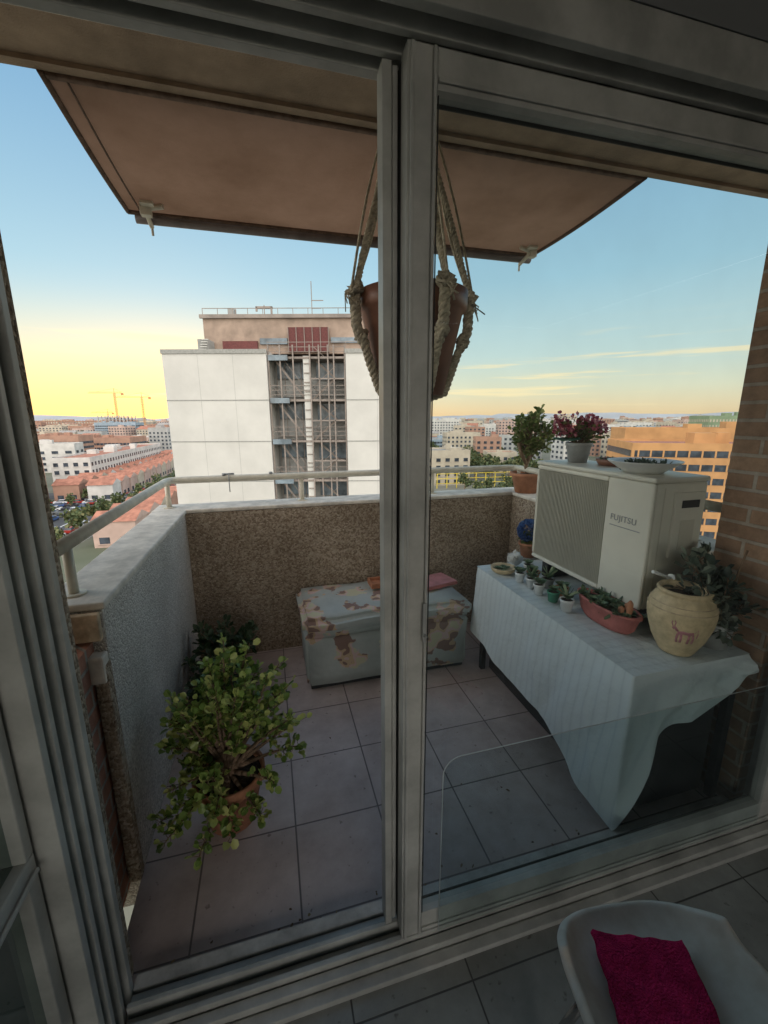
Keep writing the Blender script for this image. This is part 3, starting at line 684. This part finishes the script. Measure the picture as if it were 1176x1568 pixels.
b=MB(); b.poly([F@Vector(p) for p in ((-9000,-2000,GZ),(9000,-2000,GZ),(9000,9000,GZ),(-9000,9000,GZ))]); b.obj('ground',[M['ground']])

def building(name,r,w,sx,sy,h,ang,wall,roof,floors=True,winm='win',step=3.2,strip=False,gable=False,fh=3.1,parent_only=None,base=GZ):
    T=F@Matrix.Translation((r,w,base))@Matrix.Rotation(ang,4,'Z')
    b=parent_only or MB(); 
    hx,hy=sx/2,sy/2
    b.box(-hx,hx,-hy,hy,0,h,0,T)
    if gable:
        zt=h+min(sx,sy)*.22
        if sx<sy:
            q=[(-hx-.4,-hy-.3,h),(hx+.4,-hy-.3,h),(0,-hy-.3,zt),(-hx-.4,hy+.3,h),(hx+.4,hy+.3,h),(0,hy+.3,zt)]
        else:
            q=[(-hx-.3,hy+.4,h),(-hx-.3,-hy-.4,h),(-hx-.3,0,zt),(hx+.3,hy+.4,h),(hx+.3,-hy-.4,h),(hx+.3,0,zt)]
        q=[T@Vector(p) for p in q]
        b.poly([q[0],q[2],q[5],q[3]],2); b.poly([q[1],q[4],q[5],q[2]],2); b.poly([q[0],q[1],q[2]],0); b.poly([q[3],q[5],q[4]],0)
    else:
        b.box(-hx+.3,hx-.3,-hy+.3,hy-.3,h+.01,h+.06,2,T)
        for a in ((-hx,hx,-hy,-hy+.3),(-hx,hx,hy-.3,hy),(-hx,-hx+.3,-hy+.3,hy-.3),(hx-.3,hx,-hy+.3,hy-.3)): b.box(*a,h+.002,h+.7,0,T)
        rr=random.Random(int(abs(r*13+w*7)))
        for k in range(max(1,int(sx*sy/160))):
            x=rr.uniform(-hx*.7,hx*.7); y=rr.uniform(-hy*.7,hy*.7); a=rr.uniform(1,2.5); b.box(x-a,x+a,y-a,y+a,h+.06,h+rr.uniform(1.2,3),0,T)
    nf=max(1,int(h/fh))
    for f in range(nf):
        z0=f*fh+.9; z1=z0+1.5
        if z1>h: break
        if strip:
            b.box(-hx+.6,hx-.6,-hy-.06,-hy-.01,z0,z1,1,T); b.box(-hx-.06,-hx-.01,-hy+.6,hy-.6,z0,z1,1,T); b.box(hx+.01,hx+.06,-hy+.6,hy-.6,z0,z1,1,T)
            if parent_only is None:
                x=-hx+1.2
                while x<hx-1: b.box(x,x+.35,-hy-.10,-hy-.065,z0,z1,0,T); x+=2.6
        else:
            n=max(1,int(sx/step)); g=sx/n
            for i in range(n):
                x=-hx+(i+.5)*g; b.box(x-g*.24,x+g*.24,-hy-.05,-hy-.01,z0,z1,1,T); b.box(x-g*.3,x+g*.3,-hy-.25,-hy-.01,z0-.15,z0-.02,0,T)
            n=max(1,int(sy/step)); g=sy/n
            for i in range(n):
                y=-hy+(i+.5)*g
                b.box(-hx-.05,-hx-.01,y-g*.24,y+g*.24,z0,z1,1,T); b.box(hx+.01,hx+.05,y-g*.24,y+g*.24,z0,z1,1,T)
    if parent_only: return
    return b.obj(name,[M[wall],M[winm],M[roof]])

nb=grp('white_panel_office_building')
M['panel']=simple('white_facade_panel',(.50,.49,.455),.6,.07,.35,spec=.3); M['joint']=simple('panel_joint',(.27,.27,.25),.8)
M['penth']=simple('penthouse_concrete',(.30,.225,.175),.9,.3,.5); M['maroon']=simple('maroon_metal',(.11,.03,.027),.7,.2)
M['bluew']=simple('bay_glazing',(.14,.175,.20),.2,.5,.7); M['baygrey']=simple('bay_panel',(.26,.26,.245),.7,.2,.6); M['galv']=simple('galvanised_steel',(.22,.185,.16),.5,.2,1)
W=34.0; TZ=1.5+5.15; b=MB()
def fbox(r0,r1,w0,w1,z0,z1,mi): b.box(r0,r1,w0,w1,z0,z1,mi,F)
RL,RA,RB,RR=-17.0,-9.0,-2.9,2.2
fbox(RL,RA,W,W+12,GZ,TZ,0); fbox(RB,RR,W,W+12,GZ,TZ,0); fbox(RA,RB,W+2.2,W+12,GZ,TZ-.2,4)
for (a,c) in ((RL,RA),(RB,RR)):
    fbox(a-.05,c+.05,W-.08,W-.01,TZ-.25,TZ+.06,1)
    z=TZ-3.75; 
    while z>-14: fbox(a,c,W-.02,W-.004,z,z+.08,1); z-=3.2
for r_ in (RL+2.7,RL+5.4,RB+2.4): fbox(r_,r_+.02,W-.0035,W-.002,-14,TZ-.3,8)
fbox(RL-.02,RL-.005,W,W+12,TZ-3.75,TZ-3.68,1)
PZ=1.5+8.1; fbox(-14.4,RR-.2,W+2,W+11,TZ,PZ,2); fbox(-14.6,RR,W+1.8,W+2.0,PZ-.28,PZ,3)
fbox(-7.6,-4.4,W+1.7,W+1.96,TZ+.1,PZ-1.0,5); fbox(-12.9,-10.1,W+1.8,W+1.98,TZ+.3,TZ+.95,5); fbox(-9.9,-7.7,W+1.8,W+1.98,TZ+.7,TZ+1.15,6); fbox(-4.2,-1,W+1.8,W+1.98,TZ+.8,TZ+1.2,6)
fbox(-14.4,-13.6,W+.6,W+1.9,TZ+.0,TZ+.9,4)
for k in range(5): fbox(-14.2+.05*k,-14.1+.05*k+.4,W+.4,W+.5,TZ+.1+.18*k,TZ+.16+.18*k,0)
for r_ in [x*.64-7.6 for x in range(6)]: fbox(r_,r_+.05,W+1.64,W+1.69,TZ+.1,PZ-1.0,3)
for k in range(11):
    z=TZ-.2-3.2*k-.25
    fbox(RA,RB,W+.3,W+2.19,z-.16,z,7)
    fbox(RA+.25,RA+2.9,W+2.0,W+2.18,z-1.5,z-.25,6); fbox(RA+.25,RA+2.9,W+2.0,W+2.18,z-2.95,z-1.62,8)
    for c_ in range(4): fbox(RA+.25+c_*.66,RA+.30+c_*.66,W+1.95,W+1.99,z-2.95,z-.25,7)
    fbox(RB-2.6,RB-.2,W+2.0,W+2.18,z-1.6,z-.3,6); fbox(RB-2.6,RB-.2,W+2.0,W+2.18,z-2.9,z-1.8,8)
    for hh in (.35,.7,1.05): fbox(RA+.02,RB-.02,W+.28,W+.32,z+hh-.02,z+hh+.02,7)
    fbox(RA+.1,RA+1.6,W+.1,W+.25,z-.3,z+.1,6)
    for (ra,rb_,za,zb,wd) in ((RA+3.4,RB-.9,z,z-1.6,W+1.3),(RB-.9,RA+3.4,z-1.6,z-3.2,W+.6),(RA+.3,RA+2.6,z,z-3.0,W+1.0)):
        b.bar(F@Vector((ra,wd,za)),F@Vector((rb_,wd,zb)),.10,7,4); b.bar(F@Vector((ra,wd,za+.9)),F@Vector((rb_,wd,zb+.9)),.035,7,4)
    fbox(RB-1.3,RB-.3,W+.4,W+1.8,z-1.66,z-1.58,7); fbox(RA+3.3,RB-.1,W+.2,W+.26,z-1.7,z-1.6,7)
for r_ in (RA+.1,RA+1.0,RA+2.0,RA+3.3,RA+4.0,RA+4.7,RB-.95,RB-.1): fbox(r_-.05,r_+.05,W+.2,W+.3,-22,TZ+.4,7)
fbox(RA+2.75,RA+3.25,W+.35,W+.7,-22,TZ-.4,0)
for k in range(44): fbox(RA+2.8,RA+3.2,W+.28,W+.34,TZ-1-.7*k,TZ-.93-.7*k,7)
for (a,c_,wy,z0,hh) in ((-14.4,RR,W+2.0,PZ,.45),(RB,RR,W+.2,TZ,.6)):
    fbox(a,c_,wy,wy+.04,z0+hh,z0+hh+.05,7); r_=a
    while r_<c_: fbox(r_,r_+.04,wy,wy+.04,z0,z0+hh,7); r_+=1.2
for (r_,h_) in ((-12.4,.9),(-6.0,3.0),(-10.0,1.2)): fbox(r_,r_+.06,W+4,W+4.06,PZ,PZ+h_,7)
fbox(-6.0,-5.0,W+4,W+4.05,PZ+1.5,PZ+1.56,7); fbox(-6.0,-5.2,W+4,W+4.05,PZ+.9,PZ+.96,7)
fbox(-10.7,-9.3,W+4,W+4.3,PZ+.95,PZ+1.1,7); fbox(-10.7,-10.55,W+4,W+4.1,PZ+.7,PZ+1.1,7); fbox(-9.45,-9.3,W+4,W+4.1,PZ+.5,PZ+1.1,7); fbox(-12.7,-12.2,W+3,W+3.4,PZ,PZ+.7,4)
b.obj('building_body',[M['panel'],M['joint'],M['penth'],M['galv'],M['baygrey'],M['maroon'],M['bluew'],M['galv'],M['baygrey']],nb)

building('long_white_apartment_block',-137,218,14,104,13,math.radians(13.5),'c_white','roofr')
building('white_curved_hall',-195,235,44,16,15,math.radians(20),'c_white','roofg',strip=False,step=6)
building('red_brick_warehouse',-238,320,100,30,15,math.radians(8),'c_brick','roofr',strip=True)
building('red_brick_warehouse',-225,275,60,18,18,math.radians(8),'c_brick','roofr',strip=True)
for w_ in range(150,300,9):
    for r_ in (-113,-101): 
        building('row_house',r_-(w_-150)*.24,w_,8,8,6,math.radians(13.5),rnd.choice(['c_cream','c_brick','c_white','c_pink']),'roofr',gable=True)
for w_ in range(96,140,9):
    building('row_house',-62-(w_-96)*.2,w_,9,8.2,6,math.radians(11),rnd.choice(['c_cream','c_brick','c_pink']),'roofr',gable=True)
building('brick_apartment_block',-128,140,18,14,15,.2,'c_brick','roofr')
building('glass_office_block',-345,560,50,24,24,.1,'c_blue','roofg',strip=True)
building('orange_brick_apartment_block',82,104,44,22,22.0,math.radians(-14),'c_orange','roofr',strip=True,step=2.4)
building('orange_brick_apartment_block',100,132,50,16,24.6,math.radians(-14),'c_orange','roofg',strip=True)
building('green_slatted_building',205,245,46,20,28.5,math.radians(-8),'c_green','roofg',step=1.6,winm='c_cream')
building('industrial_warehouse',85,390,95,40,10,math.radians(5),'c_blue','roofg',strip=True)
building('cream_apartment_block',60,330,26,14,17,.1,'c_cream','roofg'); building('cream_apartment_block',95,300,30,14,16,-.1,'c_grey','roofg')
building('white_apartment_block',70,520,40,16,26,.05,'c_white','roofg'); building('white_apartment_block',150,480,44,18,25,-.1,'c_pink','roofg')
building('glass_office_block',200,330,30,20,20,-.1,'c_blue','roofg',winm='winb',strip=True)
names=['brick_apartment_block','cream_apartment_block','white_apartment_block','grey_apartment_block']
wl=['c_brick','c_cream','c_white','c_grey','c_pink']
cr=random.Random(99)
def clear(r,w):
    if -150-(w-200)*.3<r<-85 and w<330: return False
    if 40<r<150 and w<190: return False
    if -260<r<-150 and 200<w<350: return False
    if 30<r<150 and 280<w<430: return False
    return True
w_=185
while w_<620:
    r_=-.95*w_
    while r_<1.0*w_:
        if clear(r_,w_) and cr.random()<.8 and not(-.47*w_<r_<0):
            wm=cr.choice(wl); building(cr.choice(names),r_+cr.uniform(-4,4),w_+cr.uniform(-6,6),cr.uniform(14,32),cr.uniform(11,18),cr.uniform(7,21),cr.uniform(-.25,.25),wm,cr.choice(['roofr','roofg','roofr']),gable=cr.random()<.25,step=3.6)
        r_+=cr.uniform(30,48)
    w_+=36
far=[MB() for _ in range(5)]
w_=640
while w_<4200:
    r_=-.95*w_
    while r_<1.05*w_:
        if not(-.47*w_<r_<-.03*w_):
            i=cr.randrange(5); hh=cr.uniform(8,25) if w_<1500 else cr.uniform(10,30)
            if cr.random()<.05: hh*=1.4
            building('',r_+cr.uniform(-8,8),w_+cr.uniform(-20,20),cr.uniform(18,50),cr.uniform(14,24),hh,cr.uniform(-.5,.5),'','',strip=w_>1000,parent_only=far[i],step=5,fh=3.4 if w_<1400 else 6)
        r_+=cr.uniform(.045,.085)*w_ if w_>1000 else cr.uniform(40,65)
    w_*=1.085
dc=grp('distant_city')
for i,f in enumerate(far): f.obj('block_group_%d'%i,[M[wl[i]],M['win'],M['roofg'] if i%2 else M['roofr']],dc)
M['hill']=simple('hazy_hills',(.32,.33,.35),1,.1,.002,det=2)  # distance haze is put into this pale hill colour
b=MB(); pv=None
for i in range(161):
    a=math.radians(-75+150*i/160); R=7500; h=50+60*noise.noise(Vector((i*.09,0,0)))+25*noise.noise(Vector((i*.35,4,0)))
    h=max(10,h+(30 if i>95 else 0)); p=F@Vector((R*math.sin(a),R*math.cos(a),GZ)); q=F@Vector((1.04*R*math.sin(a),1.04*R*math.cos(a),GZ+h+ 15))
    if pv: b.poly([pv[0],p,q,pv[1]],0,True)
    pv=(p,q)
b.obj('hills',[M['hill']])
st=grp('stadium'); b=MB()
for ring in range(5):
    n=48
    for i in range(n):
        a0=2*math.pi*i/n; a1=2*math.pi*(i+1)/n; R0=75-ring*2; zt=GZ+6+ring*5
        c0=Vector((-600,840,0)); 
        p=[F@(c0+Vector((R0*math.cos(a)*1.15,R0*math.sin(a)*.8,z))) for a,z in ((a0,zt-1.6),(a1,zt-1.6),(a1,zt),(a0,zt))]; b.poly(p,0)
for i in range(96):
    a=2*math.pi*i/96; p=F@Vector((-600+70*math.cos(a)*1.15,840+70*math.sin(a)*.8,GZ)); b.bar(p,p+Vector((0,0,27)),.7,0,4)
b.obj('bowl',[M['c_brick']],st)
uc=grp('building_under_construction'); b=MB(); T=F@Matrix.Translation((-372,600,GZ))
for f in range(11): b.box(-20,20,-10,10,f*3.1,f*3.1+.5,0,T)
for x in range(-20,21,5):
    for y in (-10,10): b.box(x-.5,x+.5,y-.5,y+.5,0,34,0,T)
b.obj('concrete_frame',[M['c_grey']],uc)
def crane(r,w,h,arm,ang):
    g=grp('tower_crane'); b=MB(); T=F@Matrix.Translation((r,w,GZ))@Matrix.Rotation(ang,4,'Z')
    s=1.3
    for x in (-s,s):
        for y in (-s,s): b.bar(T@Vector((x,y,0)),T@Vector((x,y,h)),.35,0,4)
    z=0
    while z<h-3: b.bar(T@Vector((-s,-s,z)),T@Vector((s,-s,z+3)),.25,0,4); b.bar(T@Vector((s,s,z)),T@Vector((-s,s,z+3)),.25,0,4); z+=3
    b.bar(T@Vector((-arm*.3,0,h)),T@Vector((arm,0,h)),.5,0,4); b.bar(T@Vector((-arm*.3,0,h+1.8)),T@Vector((arm*.95,0,h+1.8)),.4,0,4)
    b.bar(T@Vector((0,0,h)),T@Vector((0,0,h+8)),.5,0,4); b.bar(T@Vector((0,0,h+8)),T@Vector((arm*.7,0,h+1.8)),.2,0,3); b.bar(T@Vector((0,0,h+8)),T@Vector((-arm*.3,0,h+1.8)),.2,0,3)
    b.box(-arm*.3-2,-arm*.3+2,-1,1,h-4,h,0,T); b.obj('crane_structure',[M['c_orange']],g)
crane(-495,800,76,46,math.radians(185)); crane(-440,790,68,50,math.radians(175)); crane(-640,1000,44,45,math.radians(170))
rd=grp('street'); b=MB()
def strip(r0,w0,r1,w1,wd,z,mi,bb):
    a=Vector((r0,w0,0)); c=Vector((r1,w1,0)); d=(c-a).normalized(); n=Vector((-d.y,d.x,0))*wd/2
    bb.poly([F@(Vector((p.x,p.y,GZ+z))) for p in (a-n,c-n,c+n,a+n)][::-1],mi)
strip(-78,60,-150,420,26,.02,1,b); strip(-78,60,-150,420,14,.03,0,b); strip(-78,60,-150,420,.3,.035,2,b)
strip(-126,100,-92,190,22,.024,0,b); strip(30,150,420,215,16,.02,0,b); strip(90,120,130,700,14,.028,0,b)
strip(-300,180,-60,150,12,.026,0,b)
b.obj('carriageways',[M['asph'],M['pave'],M['paint']],rd)
def carmesh(name,c):
    b=MB(); mt=simple('car_paint_'+name,c,.3,.03,1)
    b.box(-.9,.9,-2.1,2.1,.35,.95,0)
    o=len(b.v); b.v+=[(-.85,-1.5,.95),(.85,-1.5,.95),(.85,1.3,.95),(-.85,1.3,.95),(-.68,-1.1,1.48),(.68,-1.1,1.48),(.68,.6,1.48),(-.68,.6,1.48)]
    for q,mi in (((4,5,6,7),0),((0,1,5,4),1),((1,2,6,5),1),((2,3,7,6),1),((3,0,4,7),1)): b.f.append(tuple(o+i for i in q)); b.m.append(mi); b.sm.append(False)
    for x in (-.85,.85):
        for y in (-1.3,1.35): b.bar((x-.1,y,.33),(x+.1,y,.33),.33,2,12)
    ob=b.obj('parked_car',[mt,M['win'],M['dark']]); me=ob.data; bpy.data.objects.remove(ob); return me
cars=[carmesh(n,c) for n,c in (('white',(.7,.7,.7)),('grey',(.25,.26,.27)),('black',(.03,.03,.035)),('red',(.35,.03,.02)),('blue',(.05,.10,.25)))]
def car(r,w,ang):
    o=bpy.data.objects.new('parked_car',cr.choice(cars)); sc.collection.objects.link(o); o.matrix_world=F@Matrix.Translation((r,w,GZ+.03))@Matrix.Rotation(ang,4,'Z')
th=math.atan2(72,360)
for k in range(48):
    w_=80+k*6.2
    for off in (-6,6,1.8):
        if cr.random()<(.85 if off!=1.8 else .3): car(-78-(w_-60)*.2+off,w_,th)
for i in range(14):
    for j in range(5):
        if cr.random()<.85: car(-122+ (i*5.5)*.37+j*5-9,104+i*5.5,.3+1.57)
g=grp('yellow_sports_fence'); b=MB()
for i in range(9):
    p=Vector((22+i*4.2,172+i*.8,GZ)); b.bar(F@p,F@(p+Vector((0,0,6))),.22,0,5)
for z in (2,4,6): b.bar(F@Vector((22,172,GZ+z)),F@Vector((56,178.4,GZ+z)),.16,0,5)
b.obj('posts_and_rails',[M['c_yellow']],g)
b=MB(); tr=random.Random(55)
def tree(r,w,h):
    p=F@Vector((r,w,GZ)); b.bar(p,p+Vector((0,0,h*.5)),.25,0,5,.12)
    cl=[(p+Vector((tr.uniform(-1,1)*h*.22,tr.uniform(-1,1)*h*.22,h*tr.uniform(.45,.9))),h*tr.uniform(.12,.22)) for _ in range(7)]
    for c,R in cl:
        for k in range(34):
            d=rv(tr); q=c+d*R*tr.uniform(.5,1.1); b.leaf(q,rv(tr),rv(tr),h*.12,h*.10,1)
for k in range(30): w_=90+k*9; tree(-78-(w_-60)*.2+10.5,w_,tr.uniform(5,7.5)); 
for k in range(22): w_=100+k*12; tree(-78-(w_-60)*.2-10.5,w_,tr.uniform(4,7))
for k in range(50): tree(tr.uniform(20,75),tr.uniform(185,300),tr.uniform(7,11))
for k in range(20): tree(tr.uniform(30,58),tr.uniform(120,165),tr.uniform(5,8))
for k in range(80):
    w_=tr.uniform(300,700); s=tr.choice((-1,1)); tree((tr.uniform(.1,.9) if s>0 else -tr.uniform(.5,.9))*w_,w_,tr.uniform(9,15))
b.obj('street_trees',[M['bark'],M['tree']])

# ================================================================== SKY / LIGHT
AZ=math.radians(-9.5); EL=math.radians(2.0)
wd=bpy.data.worlds.new('World'); sc.world=wd; wd.use_nodes=True; nt=wd.node_tree
bg=nt.nodes['Background']; sky=N(nt,'ShaderNodeTexSky'); sky.sky_type='NISHITA'; sky.sun_disc=False
sky.sun_elevation=EL; sky.sun_rotation=AZ; sky.altitude=600; sky.air_density=1.0; sky.dust_density=1.0; sky.ozone_density=1.6
tc=N(nt,'ShaderNodeTexCoord'); D=tc.outputs['Generated']
sp=N(nt,'ShaderNodeSeparateXYZ'); nt.links.new(D,sp.inputs[0])
base=ramp(nt,sp.outputs['Z'],[(0,(.86,.66,.40)),(.02,(.86,.72,.48)),(.06,(.78,.79,.62)),(.13,(.58,.74,.73)),(.27,(.37,.61,.73)),(.5,(.21,.42,.63)),(1,(.18,.34,.56))])
def dot(v):
    vm=N(nt,'ShaderNodeVectorMath',operation='DOT_PRODUCT'); vm.inputs[1].default_value=v; nt.links.new(D,vm.inputs[0]); return vm.outputs['Value']
def mrange(x,a,b_,c,d):
    m_=N(nt,'ShaderNodeMapRange',interpolation_type='SMOOTHSTEP'); nt.links.new(x,m_.inputs[0]); 
    for i,v in enumerate((a,b_,c,d)): m_.inputs[i+1].default_value=v
    return m_.outputs[0]
def mop(op,a,b_=0.0):
    m_=N(nt,'ShaderNodeMath',operation=op)
    for i,v in enumerate((a,b_)):
        if isinstance(v,(int,float)): m_.inputs[i].default_value=v
        else: nt.links.new(v,m_.inputs[i])
    return m_.outputs[0]
def mul(a,b_): return mop('MULTIPLY',a,b_)
gz=math.radians(-14)
glow=mul(mrange(dot((math.sin(gz),math.cos(gz),0.0)),.80,1.0,0,1),mrange(sp.outputs['Z'],-.0,.25,1,0))
mg=N(nt,'ShaderNodeMix',data_type='RGBA'); nt.links.new(glow,mg.inputs[0]); nt.links.new(base.outputs[0],mg.inputs[6]); mg.inputs[7].default_value=(1.10,.82,.36,1)
mp=N(nt,'ShaderNodeMapping'); mp.inputs['Scale'].default_value=(2.2,2.2,42); nt.links.new(D,mp.inputs[0])
cn=noisen(nt,1.3,3,.55,mp.outputs[0]); cl_=mul(mrange(cn.outputs[0],.54,.68,0,.8),mul(mrange(sp.outputs['Z'],.01,.04,0,1),mrange(sp.outputs['Z'],.10,.20,1,0)))
# one brighter flat streak of cloud beside the building
dz=mop('ABSOLUTE',mop('SUBTRACT',sp.outputs['Z'],.156)); dx=mop('ABSOLUTE',mop('ADD',sp.outputs['X'],.20))
stk=mul(mul(mrange(dz,.002,.011,1,0),mrange(dx,.035,.13,1,0)),mrange(cn.outputs[0],.36,.52,.35,1))
cl_=mop('MAXIMUM',cl_,stk)
mc=N(nt,'ShaderNodeMix',data_type='RGBA'); nt.links.new(cl_,mc.inputs[0]); nt.links.new(mg.outputs[2],mc.inputs[6]); mc.inputs[7].default_value=(1.08,.90,.56,1)
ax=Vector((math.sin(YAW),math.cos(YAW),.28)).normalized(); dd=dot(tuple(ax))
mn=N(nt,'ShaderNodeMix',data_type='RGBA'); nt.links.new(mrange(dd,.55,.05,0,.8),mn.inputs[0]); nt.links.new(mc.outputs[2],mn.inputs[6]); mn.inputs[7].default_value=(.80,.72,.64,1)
boost=mrange(dd,.56,.05,1.0,3.9)  # added fill: unseen sky beside, behind and above brightened to light the balcony
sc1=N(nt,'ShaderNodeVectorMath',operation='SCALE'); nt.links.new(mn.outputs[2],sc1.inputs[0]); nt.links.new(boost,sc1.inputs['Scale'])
sc2=N(nt,'ShaderNodeVectorMath',operation='SCALE'); nt.links.new(sky.outputs[0],sc2.inputs[0]); sc2.inputs['Scale'].default_value=.05
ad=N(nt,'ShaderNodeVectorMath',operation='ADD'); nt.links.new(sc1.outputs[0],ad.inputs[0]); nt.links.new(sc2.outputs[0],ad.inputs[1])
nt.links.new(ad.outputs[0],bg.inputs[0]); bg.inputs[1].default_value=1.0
sl=bpy.data.lights.new('sun','SUN'); sl.energy=.8; sl.angle=math.radians(.5); sl.color=(1,.72,.45)
so=bpy.data.objects.new('sun',sl); sc.collection.objects.link(so)
sd=Vector((math.sin(AZ),math.cos(AZ),math.tan(EL))); so.rotation_mode='QUATERNION'; so.rotation_quaternion=sd.to_track_quat('Z','Y')

# ================================================================== CAMERA
cd=bpy.data.cameras.new('camera'); co=bpy.data.objects.new('camera',cd); sc.collection.objects.link(co); sc.camera=co
cd.sensor_fit='VERTICAL'; cd.sensor_height=24; cd.lens=24*642/1568; cd.clip_start=.02; cd.clip_end=20000
pit=math.radians(12.59); roll=math.radians(-.244)
fwd=Vector((math.sin(YAW)*math.cos(pit),math.cos(YAW)*math.cos(pit),-math.sin(pit))); right=Vector((math.cos(YAW),-math.sin(YAW),0)); up=right.cross(fwd)
r2=right*math.cos(roll)+up*math.sin(roll); u2=-right*math.sin(roll)+up*math.cos(roll)
co.matrix_world=Matrix(((r2.x,u2.x,-fwd.x,0),(r2.y,u2.y,-fwd.y,0),(r2.z,u2.z,-fwd.z,1.5),(0,0,0,1)))
sc.view_settings.view_transform='Standard'; sc.view_settings.look='None'; sc.view_settings.exposure=0
